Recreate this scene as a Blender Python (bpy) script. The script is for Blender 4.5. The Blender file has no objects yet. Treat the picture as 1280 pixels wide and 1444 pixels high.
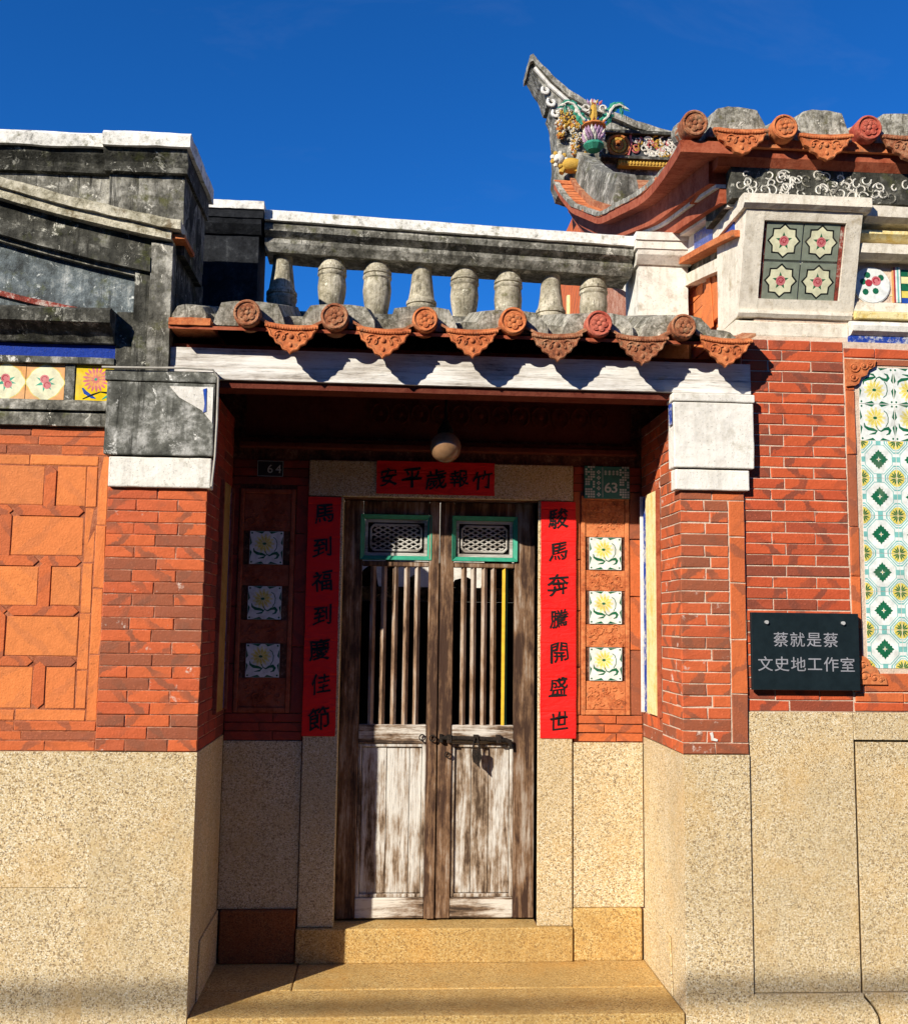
import bpy, bmesh, math, random
from mathutils import Matrix, Vector, noise as mnoise
random.seed(7)
SC = bpy.context.scene
COL = SC.collection
R = math.radians

# ------------------------------------------------------------------ camera
cam_d = bpy.data.cameras.new('camera'); CAM = bpy.data.objects.new('camera', cam_d); COL.objects.link(CAM)
cam_d.sensor_fit = 'HORIZONTAL'; cam_d.sensor_width = 36.0; cam_d.lens = 36.0 * 1420 / 1280
cam_d.clip_start = 0.05; cam_d.clip_end = 3000
CAM.matrix_world = Matrix(((0.99771214, -0.02014179, -0.06453525, 0.0),
                           (-0.06635463, -0.10897779, -0.99182705, -4.05),
                           (0.01294426, 0.9938401, -0.11006496, 1.50), (0, 0, 0, 1)))
SC.camera = CAM
# ------------------------------------------------------------------ sky and sun
SUN_DIR = Vector((0.955, 1.0, -0.75)).normalized()          # the way the light travels
sun_el = math.asin(-SUN_DIR.z)
sun_az = math.atan2(-SUN_DIR.x, -SUN_DIR.y)                  # towards the sun, from +Y
W = bpy.data.worlds.new('World'); SC.world = W; W.use_nodes = True
wn = W.node_tree.nodes; wl = W.node_tree.links
bg = wn['Background']
sky = wn.new('ShaderNodeTexSky'); sky.sky_type = 'NISHITA'; sky.sun_disc = False
sky.sun_elevation = sun_el; sky.sun_rotation = sun_az
sky.altitude = 1200; sky.air_density = 0.9; sky.dust_density = 0.0; sky.ozone_density = 10.0
hs = wn.new('ShaderNodeHueSaturation'); hs.inputs['Saturation'].default_value = 1.12
tint = wn.new('ShaderNodeMix'); tint.data_type = 'RGBA'; tint.blend_type = 'MULTIPLY'; tint.inputs['Factor'].default_value = 1.0
tint.inputs[7].default_value = (0.85, 0.98, 1.10, 1)
wl.new(sky.outputs[0], hs.inputs['Color']); wl.new(hs.outputs[0], tint.inputs[6]); 
# a faint wisp of high cloud over the whole sky
wtc = wn.new('ShaderNodeTexCoord'); wmp = wn.new('ShaderNodeMapping'); wmp.inputs['Scale'].default_value = (1.2, 2.2, 4.5)
wno = wn.new('ShaderNodeTexNoise'); wno.inputs['Scale'].default_value = 2.6; wno.inputs['Detail'].default_value = 7; wno.inputs['Roughness'].default_value = 0.62; wno.inputs['Distortion'].default_value = 0.5
wrp = wn.new('ShaderNodeValToRGB'); wrp.color_ramp.elements[0].position = 0.55; wrp.color_ramp.elements[0].color = (0, 0, 0, 1); wrp.color_ramp.elements[1].position = 0.85; wrp.color_ramp.elements[1].color = (0.07, 0.07, 0.07, 1)
wmx = wn.new('ShaderNodeMix'); wmx.data_type = 'RGBA'; wmx.inputs[7].default_value = (3.2, 3.6, 4.4, 1)
wl.new(wtc.outputs['Generated'], wmp.inputs[0]); wl.new(wmp.outputs[0], wno.inputs['Vector']); wl.new(wno.outputs['Fac'], wrp.inputs[0]); wl.new(wrp.outputs[0], wmx.inputs['Factor'])
wl.new(tint.outputs[2], wmx.inputs[6]); wl.new(wmx.outputs[2], bg.inputs['Color'])
bg.inputs['Strength'].default_value = 0.104
sd = bpy.data.lights.new('sun', 'SUN'); sd.energy = 5.0; sd.angle = R(0.5); sd.color = (1.0, 0.93, 0.80)
SUN = bpy.data.objects.new('sun', sd); COL.objects.link(SUN)
SUN.rotation_euler = SUN_DIR.to_track_quat('-Z', 'Y').to_euler()
SUN.location = (-6, -8, 8)
SC.view_settings.view_transform = 'Standard'; SC.view_settings.look = 'None'
SC.view_settings.exposure = 0.55; SC.view_settings.gamma = 1.0

# ------------------------------------------------------------------ node helpers
class NT:
    def __init__(s, name, rough=0.8, spec=0.3):
        s.m = bpy.data.materials.new(name); s.m.use_nodes = True
        s.t = s.m.node_tree; s.n = s.t.nodes; s.b = s.n['Principled BSDF']
        s.b.inputs['Roughness'].default_value = rough
        s.b.inputs['Specular IOR Level'].default_value = spec
    def link(s, a, b): s.t.links.new(a, b)
    def pos(s):
        return s.n.new('ShaderNodeNewGeometry').outputs['Position']
    def rnd(s): return s.n.new('ShaderNodeObjectInfo').outputs['Random']
    def inp(s, sock, v):
        if isinstance(v, (int, float)): sock.default_value = v
        elif isinstance(v, tuple): sock.default_value = v + (1,) if len(v) == 3 and len(sock.default_value) == 4 else v
        else: s.link(v, sock)
    def vmul(s, v, k):
        x = s.n.new('ShaderNodeVectorMath'); x.operation = 'MULTIPLY'; s.link(v, x.inputs[0]); x.inputs[1].default_value = k
        return x.outputs[0]
    def vadd(s, a, b):
        x = s.n.new('ShaderNodeVectorMath'); x.operation = 'ADD'; s.link(a, x.inputs[0]); s.inp(x.inputs[1], b); return x.outputs[0]
    def noise(s, scale, detail=4, rough=0.6, vec=None, dist=0.0):
        x = s.n.new('ShaderNodeTexNoise'); x.inputs['Scale'].default_value = scale; x.inputs['Detail'].default_value = detail
        x.inputs['Roughness'].default_value = rough; x.inputs['Distortion'].default_value = dist
        s.link(vec if vec is not None else s.pos(), x.inputs['Vector']); return x.outputs['Fac']
    def voro(s, scale, vec=None, out='Color', feature='F1', rand=1.0):
        x = s.n.new('ShaderNodeTexVoronoi'); x.feature = feature; x.inputs['Scale'].default_value = scale; x.inputs['Randomness'].default_value = rand
        s.link(vec if vec is not None else s.pos(), x.inputs['Vector']); return x.outputs[out]
    def math(s, op, a, b=0.0, clamp=False):
        x = s.n.new('ShaderNodeMath'); x.operation = op; x.use_clamp = clamp
        s.inp(x.inputs[0], a); s.inp(x.inputs[1], b); return x.outputs[0]
    def ramp(s, fac, stops, interp='LINEAR'):
        x = s.n.new('ShaderNodeValToRGB'); x.color_ramp.interpolation = interp
        e = x.color_ramp.elements
        while len(e) < len(stops): e.new(0.5)
        for i, (p, c) in enumerate(stops):
            e[i].position = p
            e[i].color = (c, c, c, 1) if isinstance(c, (int, float)) else tuple(c) + (1,)
        s.link(fac, x.inputs[0]); return x.outputs[0]
    def mix(s, f, a, b, blend='MIX'):
        x = s.n.new('ShaderNodeMix'); x.data_type = 'RGBA'; x.blend_type = blend
        s.inp(x.inputs['Factor'], f); s.inp(x.inputs[6], a); s.inp(x.inputs[7], b); return x.outputs[2]
    def sep(s, v):
        x = s.n.new('ShaderNodeSeparateXYZ'); s.link(v, x.inputs[0]); return x.outputs
    def bump(s, h, strength=0.4, dist=0.01):
        x = s.n.new('ShaderNodeBump'); x.inputs['Strength'].default_value = strength; x.inputs['Distance'].default_value = dist
        s.link(h, x.inputs['Height']); s.link(x.outputs[0], s.b.inputs['Normal'])
    def color(s, c): s.inp(s.b.inputs['Base Color'], c)
    def rough(s, r): s.inp(s.b.inputs['Roughness'], r)

MAT = {}
def m_paper(name, c):
    t = NT(name, 0.6, 0.3); p = t.pos()
    n = t.noise(6, 5, 0.6, p); f = t.noise(22, 4, 0.6, t.vmul(p, (0.6, 1, 1.6)), 0.8)
    t.color(t.mix(t.ramp(n, [(0.4, 0.0), (0.7, 0.35)]), c, (min(1, c[0] * 1.05), 0.03, 0.02)))
    w = t.math('ABSOLUTE', t.math('SINE', t.math('MULTIPLY', t.sep(p)[2], 20.0)))
    t.bump(t.math('ADD', f, t.math('MULTIPLY', t.ramp(w, [(0.0, 0.0), (0.12, 1.0)]), 0.35)), 0.5, 0.012)
    MAT[name] = t.m
def m_brick(name, c1, c2, cdark, stripes=0.8, chalk=0.0, pits=False, darks=0.16):
    t = NT(name, 0.78, 0.25)
    rn = t.rnd()
    off = t.n.new('ShaderNodeCombineXYZ')
    t.link(t.math('MULTIPLY', rn, 37.0), off.inputs[0]); t.link(t.math('MULTIPLY', rn, 91.0), off.inputs[2])
    p = t.vadd(t.pos(), off.outputs[0])
    base = t.ramp(rn, [(0.0, c1), (0.45, c2), (0.8, c1), (1.0, tuple(0.6 * a + 0.4 * b for a, b in zip(c2, cdark)))])
    rn2 = t.math('FRACT', t.math('MULTIPLY', rn, 17.31))
    base = t.mix(t.math('GREATER_THAN', rn2, 1.0 - darks), base, t.mix(0.75, base, cdark))
    # soot stripes left by the kiln stacking: slanted bands with a shape of their own
    s = t.sep(p)
    sg = t.math('SUBTRACT', t.math('MULTIPLY', t.math('GREATER_THAN', t.math('FRACT', t.math('MULTIPLY', rn, 7.7)), 0.45), 2.0), 1.0)
    u = t.math('ADD', t.math('ADD', s[0], s[1]), t.math('MULTIPLY', s[2], t.math('MULTIPLY', sg, 1.1)))
    u = t.math('ADD', u, t.math('MULTIPLY', t.noise(9, 4, 0.65, p), 0.16))
    w = t.math('SINE', t.math('MULTIPLY', u, 38.0))
    fs = t.ramp(w, [(0.58, 0.0), (0.78, 1.0)])
    fs = t.math('MULTIPLY', fs, t.ramp(t.noise(5, 2, 0.5, p), [(0.36, 0.0), (0.52, 1.0)]))
    col = t.mix(t.math('MULTIPLY', fs, stripes), base, cdark)
    n1 = t.noise(30, 6, 0.7, p)
    col = t.mix(t.ramp(n1, [(0.3, 0.35), (0.6, 0.0)]), col, tuple(x * 0.5 for x in c1))
    n2 = t.noise(120, 3, 0.7, p)
    col = t.mix(t.ramp(n2, [(0.6, 0.0), (0.75, 0.4)]), col, tuple(min(1, x * 1.6 + 0.05) for x in c1))
    if chalk:
        f = t.math('MULTIPLY', t.ramp(t.noise(16, 4, 0.7, p), [(0.60, 0.0), (0.68, 1.0)]), chalk)
        f = t.math('MULTIPLY', f, t.math('GREATER_THAN', t.math('FRACT', t.math('MULTIPLY', rn, 5.13)), 0.7))
        col = t.mix(f, col, (0.62, 0.5, 0.42))
    if pits:
        f = t.ramp(t.voro(55, p, 'Distance'), [(0.10, 1.0), (0.22, 0.0)])
        f = t.math('MULTIPLY', f, t.ramp(t.noise(18, 2, 0.5, p), [(0.5, 0.0), (0.62, 1.0)]))
        col = t.mix(t.math('MULTIPLY', f, 0.6), col, tuple(x * 0.35 for x in c1))
    t.color(col)
    t.bump(t.math('ADD', n1, t.math('MULTIPLY', n2, 0.5)), 0.5, 0.006)
    MAT[name] = t.m
m_brick('brick_right', (0.52, 0.092, 0.028), (0.44, 0.072, 0.026), (0.17, 0.050, 0.030), 0.85)
m_brick('brick_left', (0.57, 0.122, 0.036), (0.48, 0.095, 0.034), (0.20, 0.075, 0.042), 0.8, 0.9, False, 0.26)
m_brick('brick_orange', (0.70, 0.215, 0.055), (0.64, 0.180, 0.050), (0.30, 0.11, 0.055), 0.22, 0.0, True, 0.04)
m_brick('brick_frame', (0.58, 0.138, 0.038), (0.50, 0.115, 0.036), (0.22, 0.075, 0.042), 0.65)
m_brick('brick_shade', (0.36, 0.05, 0.028), (0.30, 0.042, 0.026), (0.13, 0.035, 0.026), 0.5)  # darker brick copy for porch walls, with their shadow in the colour

def m_granite(name, base, dark, light, mid, scale=270, stain=0.4):
    t = NT(name, 0.78, 0.25)
    rn = t.rnd()
    off = t.n.new('ShaderNodeCombineXYZ')
    t.link(t.math('MULTIPLY', rn, 23.0), off.inputs[0]); t.link(t.math('MULTIPLY', rn, 57.0), off.inputs[2])
    p = t.vadd(t.pos(), off.outputs[0])
    c = t.sep(t.voro(scale, p))[0]
    col = t.ramp(c, [(0.0, dark), (0.09, dark), (0.12, mid), (0.30, base), (0.74, base), (0.84, light), (1.0, light)])
    c2 = t.sep(t.voro(scale * 0.5, p))[1]
    col = t.mix(t.ramp(c2, [(0.90, 0.0), (0.92, 0.6)]), col, dark)
    n = t.noise(1.9, 7, 0.7, p)
    col = t.mix(t.ramp(n, [(0.36, stain), (0.60, 0.0)]), col, tuple(x * 0.6 for x in base))
    n3 = t.noise(3.4, 6, 0.65, t.vadd(p, (5.0, 1.0, 3.0)))
    col = t.mix(t.ramp(n3, [(0.50, 0.0), (0.72, 0.5)]), col, (base[0] * 1.0, base[1] * 0.80, base[2] * 0.48))
    n4 = t.noise(4.0, 6, 0.7, t.vmul(p, (3.0, 3.0, 0.5)))
    col = t.mix(t.ramp(n4, [(0.56, 0.0), (0.74, 0.30)]), col, light)
    col = t.mix(t.ramp(rn, [(0.0, 0.0), (1.0, 0.16)]), col, tuple(x * 0.7 for x in base))
    t.color(col)
    t.bump(t.math('ADD', t.noise(scale * 1.0, 3, 0.7, p), t.math('MULTIPLY', t.noise(60, 3, 0.6, p), 0.5)), 0.5, 0.007)
    MAT[name] = t.m
m_granite('granite', (0.62, 0.475, 0.265), (0.16, 0.10, 0.05), (0.80, 0.72, 0.55), (0.42, 0.28, 0.13))
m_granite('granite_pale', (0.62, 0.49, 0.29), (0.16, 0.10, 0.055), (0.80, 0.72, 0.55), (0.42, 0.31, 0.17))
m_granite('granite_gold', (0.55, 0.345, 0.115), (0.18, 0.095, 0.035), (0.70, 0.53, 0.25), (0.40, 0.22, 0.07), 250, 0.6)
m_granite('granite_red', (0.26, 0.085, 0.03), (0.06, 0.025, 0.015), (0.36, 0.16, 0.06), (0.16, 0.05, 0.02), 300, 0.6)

def m_weather(name, dark, mid, light, k=0.5, scale=5.0, moss=None, streak=0.5, flake=False):
    t = NT(name, 0.9, 0.15)
    p = t.pos()
    a = t.noise(scale, 9, 0.72, p, 0.4)
    b = t.noise(scale * 5.2, 7, 0.75, p)
    st = t.noise(scale * 1.6, 5, 0.65, t.vmul(p, (3.0, 3.0, 0.35)))
    f = t.math('ADD', t.math('MULTIPLY', a, 0.55), t.math('MULTIPLY', b, 0.45))
    f = t.math('ADD', t.math('MULTIPLY', f, 1 - 0.35 * streak), t.math('MULTIPLY', st, 0.35 * streak))
    col = t.ramp(f, [(k - 0.10, dark), (k, mid), (k + 0.09, light), (k + 0.2, tuple(min(1, x * 1.15) for x in light))])
    if flake:
        fl = t.noise(scale * 2.6, 10, 0.8, t.vadd(p, (2.0, 7.0, 1.0)), 0.6)
        col = t.mix(t.ramp(fl, [(0.585, 0.0), (0.605, 1.0)]), col, tuple(min(0.8, x * 1.5) for x in light))
        sk_ = t.noise(scale * 4.0, 6, 0.7, t.vmul(t.vadd(p, (1.0, 3.0, 0.0)), (2.2, 2.2, 0.16)))
        col = t.mix(t.ramp(sk_, [(0.54, 0.0), (0.66, 0.85)]), col, tuple(x * 0.7 for x in dark))
        bl_ = t.noise(scale * 0.55, 5, 0.6, t.vadd(p, (4.0, 0.0, 8.0)))
        col = t.mix(t.ramp(bl_, [(0.40, 0.5), (0.56, 0.0)]), col, tuple(x * 1.2 for x in dark))
    if moss:
        fm = t.ramp(t.noise(scale * 2.2, 6, 0.7, t.vadd(p, (9.0, 4.0, 2.0))), [(0.56, 0.0), (0.68, 0.8)])
        col = t.mix(fm, col, moss)
    sp = t.ramp(t.noise(scale * 26, 3, 0.6, p), [(0.60, 0.0), (0.72, 0.55)])
    col = t.mix(sp, col, tuple(x * 0.5 for x in dark))
    t.color(col)
    t.bump(t.math('ADD', b, t.math('MULTIPLY', t.noise(scale * 20, 4, 0.7, p), 0.5)), 0.6, 0.012)
    MAT[name] = t.m
m_weather('cement_dark', (0.014, 0.014, 0.011), (0.075, 0.073, 0.060), (0.34, 0.33, 0.28), 0.52, 4.0, (0.06, 0.065, 0.02), 0.5, True)
m_weather('cement_grey', (0.03, 0.029, 0.023), (0.16, 0.152, 0.125), (0.46, 0.44, 0.38), 0.485, 5.0, (0.09, 0.09, 0.03), 0.5, True)
m_weather('cement_black_shaded', (0.008, 0.009, 0.011), (0.022, 0.024, 0.028), (0.09, 0.095, 0.10), 0.54, 5.0, None, 0.5)
m_weather('coping_white', (0.10, 0.095, 0.08), (0.62, 0.60, 0.54), (0.80, 0.78, 0.72), 0.455, 9.0, (0.16, 0.15, 0.08), 0.1)
m_weather('coping_moss', (0.05, 0.035, 0.012), (0.34, 0.31, 0.22), (0.62, 0.57, 0.44), 0.48, 7.0, (0.10, 0.06, 0.015), 0.1)
m_weather('plaster_blue', (0.04, 0.045, 0.045), (0.16, 0.19, 0.20), (0.50, 0.52, 0.50), 0.52, 5.0, (0.10, 0.11, 0.05), 0.6, True)
m_weather('plaster_patch', (0.022, 0.022, 0.018), (0.14, 0.14, 0.12), (0.52, 0.51, 0.47), 0.51, 3.2, None, 0.4, True)
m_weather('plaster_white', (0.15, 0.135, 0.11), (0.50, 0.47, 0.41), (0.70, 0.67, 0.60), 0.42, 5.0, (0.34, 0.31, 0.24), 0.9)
m_weather('plaster_light', (0.26, 0.24, 0.20), (0.56, 0.53, 0.47), (0.70, 0.67, 0.61), 0.42, 4.0, (0.42, 0.39, 0.31), 0.9)
m_weather('paint_cream', (0.22, 0.17, 0.11), (0.54, 0.48, 0.38), (0.70, 0.64, 0.53), 0.42, 6.0, (0.42, 0.34, 0.22), 0.9)
m_weather('paint_blue', (0.35, 0.34, 0.30), (0.02, 0.06, 0.36), (0.015, 0.045, 0.30), 0.40, 12.0, None, 0.2)
m_weather('paint_blue_worn', (0.012, 0.05, 0.33), (0.02, 0.06, 0.34), (0.62, 0.62, 0.58), 0.50, 14.0, None, 0.2)
m_weather('paint_red_worn', (0.05, 0.03, 0.02), (0.28, 0.05, 0.035), (0.55, 0.50, 0.42), 0.50, 9.0, None, 0.2)
m_weather('tile_mortar', (0.045, 0.04, 0.028), (0.22, 0.205, 0.16), (0.52, 0.49, 0.41), 0.46, 12.0, (0.11, 0.10, 0.035), 0.2, True)
m_weather('baluster_stone', (0.09, 0.08, 0.055), (0.36, 0.32, 0.23), (0.56, 0.51, 0.40), 0.47, 11.0, (0.13, 0.12, 0.05), 0.3, True)
m_weather('terracotta', (0.13, 0.04, 0.02), (0.44, 0.12, 0.042), (0.58, 0.20, 0.075), 0.455, 11.0, (0.20, 0.10, 0.055), 0.2)
m_weather('terracotta_old', (0.10, 0.04, 0.025), (0.33, 0.11, 0.05), (0.46, 0.24, 0.13), 0.48, 14.0, (0.15, 0.12, 0.07), 0.2)
m_weather('terracotta_red', (0.14, 0.03, 0.02), (0.40, 0.07, 0.045), (0.50, 0.14, 0.09), 0.44, 9.0, None, 0.2)
m_weather('soffit_red', (0.08, 0.022, 0.012), (0.26, 0.055, 0.024), (0.36, 0.10, 0.05), 0.44, 6.0, None, 0.3)
m_weather('wood_red_dark', (0.035, 0.008, 0.005), (0.10, 0.018, 0.010), (0.14, 0.035, 0.02), 0.42, 8.0, None, 0.3)
m_weather('iron', (0.012, 0.010, 0.009), (0.035, 0.026, 0.020), (0.10, 0.05, 0.03), 0.55, 20.0)
m_weather('mortar_cream', (0.30, 0.17, 0.11), (0.54, 0.38, 0.27), (0.66, 0.52, 0.40), 0.40, 20.0)
m_weather('mortar_red', (0.22, 0.07, 0.04), (0.42, 0.18, 0.11), (0.58, 0.38, 0.28), 0.50, 14.0)
m_weather('mortar_dark', (0.06, 0.03, 0.02), (0.16, 0.06, 0.035), (0.34, 0.20, 0.13), 0.52, 14.0)
m_weather('mortar_brick', (0.14, 0.04, 0.02), (0.34, 0.10, 0.045), (0.44, 0.16, 0.08), 0.46, 14.0)
m_weather('black_wood', (0.006, 0.005, 0.004), (0.012, 0.010, 0.008), (0.02, 0.017, 0.014), 0.45, 8.0)
m_weather('ground', (0.09, 0.075, 0.055), (0.13, 0.11, 0.08), (0.17, 0.145, 0.105), 0.45, 1.2)

def m_wood(name, paint, wood, dark, k=0.5, axis='z', scale=1.0, stain=None, kw=0.10):
    t = NT(name, 0.75, 0.25)
    p = t.pos()
    sv = (1, 1, 0.07) if axis == 'z' else (0.07, 1, 1)
    g = t.noise(38 * scale, 7, 0.72, t.vmul(p, sv), 0.3)
    g2 = t.noise(150 * scale, 4, 0.7, t.vmul(p, sv))
    big = t.noise(5 * scale, 6, 0.7, t.vmul(p, (1, 1, 0.5) if axis == 'z' else (0.5, 1, 1)))
    f = t.math('ADD', t.math('MULTIPLY', big, 0.5), t.math('MULTIPLY', g, 0.5))
    col = t.ramp(f, [(k - kw, dark), (k - kw * 0.3, wood), (k + kw * 0.3, tuple(0.5 * a + 0.5 * b for a, b in zip(wood, paint))), (k + kw, paint)])
    if stain:
        col = t.mix(t.ramp(t.noise(5, 4, 0.6, t.vmul(t.vadd(p, (3.0, 1.0, 7.0)), (1, 1, 3.5))), [(0.66, 0.0), (0.74, 0.7)]), col, stain)
    col = t.mix(t.ramp(g2, [(0.58, 0.0), (0.7, 0.65)]), col, dark)
    t.color(col)
    t.bump(t.math('ADD', g, g2), 0.6, 0.006)
    MAT[name] = t.m
m_wood('door_panel', (0.60, 0.57, 0.52), (0.27, 0.19, 0.125), (0.07, 0.042, 0.025), 0.497, 'z', 1.2, None, 0.07)
m_wood('door_frame', (0.46, 0.39, 0.32), (0.19, 0.105, 0.055), (0.05, 0.024, 0.014), 0.56, 'z', 1.0, None, 0.10)
m_wood('door_rail', (0.62, 0.57, 0.50), (0.20, 0.13, 0.08), (0.045, 0.028, 0.018), 0.50, 'x', 1.0, None, 0.06)
m_wood('bar_wood', (0.46, 0.40, 0.34), (0.25, 0.155, 0.095), (0.08, 0.045, 0.027), 0.50)
m_wood('lattice_wood', (0.52, 0.50, 0.46), (0.22, 0.19, 0.16), (0.06, 0.05, 0.04), 0.44, 'x', 1.5)
m_wood('fascia_white', (0.74, 0.72, 0.68), (0.48, 0.44, 0.39), (0.10, 0.08, 0.065), 0.465, 'x', 0.8, (0.62, 0.46, 0.16), 0.08)

def m_plain(name, c, rough=0.5, spec=0.4, var=0.12, scale=30):
    t = NT(name, rough, spec)
    n = t.noise(scale, 5, 0.65)
    col = t.mix(t.ramp(n, [(0.35, 1.0), (0.65, 0.0)]), c, tuple(x * (1 - var * 2.2) for x in c))
    if name.startswith('glaze'):
        g_ = t.noise(9, 7, 0.7)
        col = t.mix(t.ramp(g_, [(0.54, 0.0), (0.68, 0.38)]), col, (0.20, 0.17, 0.11))
        t.rough(t.ramp(g_, [(0.4, 0.18), (0.7, 0.6)]))
    t.color(col)
    t.bump(n, 0.12, 0.004)
    MAT[name] = t.m
for nm, c, ro in [
    ('glaze_white', (0.78, 0.80, 0.76), 0.28), ('glaze_green', (0.012, 0.13, 0.06), 0.28), ('glaze_teal', (0.20, 0.50, 0.46), 0.28),
    ('glaze_yellow', (0.74, 0.60, 0.12), 0.28), ('glaze_lemon', (0.78, 0.72, 0.36), 0.28), ('glaze_sage', (0.23, 0.26, 0.20), 0.35),
    ('glaze_cream', (0.76, 0.74, 0.50), 0.28), ('glaze_black', (0.012, 0.014, 0.013), 0.3), ('glaze_pink', (0.64, 0.19, 0.20), 0.3),
    ('glaze_rose', (0.40, 0.035, 0.05), 0.3), ('glaze_orange', (0.72, 0.36, 0.13), 0.3), ('glaze_bright', (0.80, 0.56, 0.01), 0.3),
    ('glaze_blue', (0.02, 0.07, 0.36), 0.3), ('glaze_mint', (0.06, 0.36, 0.24), 0.35), ('glaze_violet', (0.50, 0.30, 0.46), 0.35),
    ('green_paint', (0.03, 0.30, 0.19), 0.55), ('yellow_paint', (0.72, 0.50, 0.13), 0.7), ('bar_yellow', (0.66, 0.38, 0.02), 0.6),
    ('bar_green', (0.03, 0.12, 0.06), 0.6), ('red_paper', (0.74, 0.006, 0.006), 0.65), ('ink', (0.008, 0.007, 0.007), 0.5),
    ('sign_black', (0.012, 0.020, 0.024), 0.22), ('sign_grey', (0.30, 0.30, 0.33), 0.4), ('steel', (0.45, 0.45, 0.45), 0.3),
    ('plate_green', (0.02, 0.17, 0.15), 0.35), ('plate_white', (0.55, 0.60, 0.58), 0.4), ('plate_dark', (0.02, 0.02, 0.02), 0.5),
    ('lamp_glass', (0.26, 0.145, 0.075), 0.2), ('cable_grey', (0.45, 0.42, 0.36), 0.6), ('cable_black', (0.02, 0.02, 0.02), 0.6),
    ('porcelain', (0.72, 0.70, 0.62), 0.35), ('ochre', (0.56, 0.34, 0.06), 0.45), ('orange_glaze', (0.62, 0.22, 0.04), 0.4),
    ('charcoal', (0.05, 0.052, 0.055), 0.8)]:
    m_plain(nm, c, ro)

m_paper('red_paper', (0.78, 0.006, 0.006))
for nm in ('plaster_white', 'plaster_light', 'paint_cream', 'plaster_patch', 'coping_white', 'yellow_worn', 'terracotta', 'soffit_red'):
    if nm in MAT:
        for nd in MAT[nm].node_tree.nodes:
            if nd.type == 'BUMP': nd.inputs['Strength'].default_value = 0.28
# ------------------------------------------------------------------ mesh helpers
WORLD = {}
def place(o, parent, loc):
    """loc is in world space; parents only carry translations (and bricks are leaves)"""
    base = WORLD.get(parent.name, Vector((0, 0, 0))) if parent else Vector((0, 0, 0))
    o.parent = parent
    o.location = Vector(loc) - base
    COL.objects.link(o)
    WORLD[o.name] = Vector(loc)
    return o
def empty(name, loc, label, cat, group=None):
    o = bpy.data.objects.new(name, None); o.empty_display_size = 0.2
    place(o, None, loc); tag(o, label, cat, group); return o
def tag(o, label=None, cat=None, group=None, kind=None):
    if label: o['label'] = label
    if cat: o['category'] = cat
    if group: o['group'] = group
    if kind: o['kind'] = kind
    return o

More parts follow.
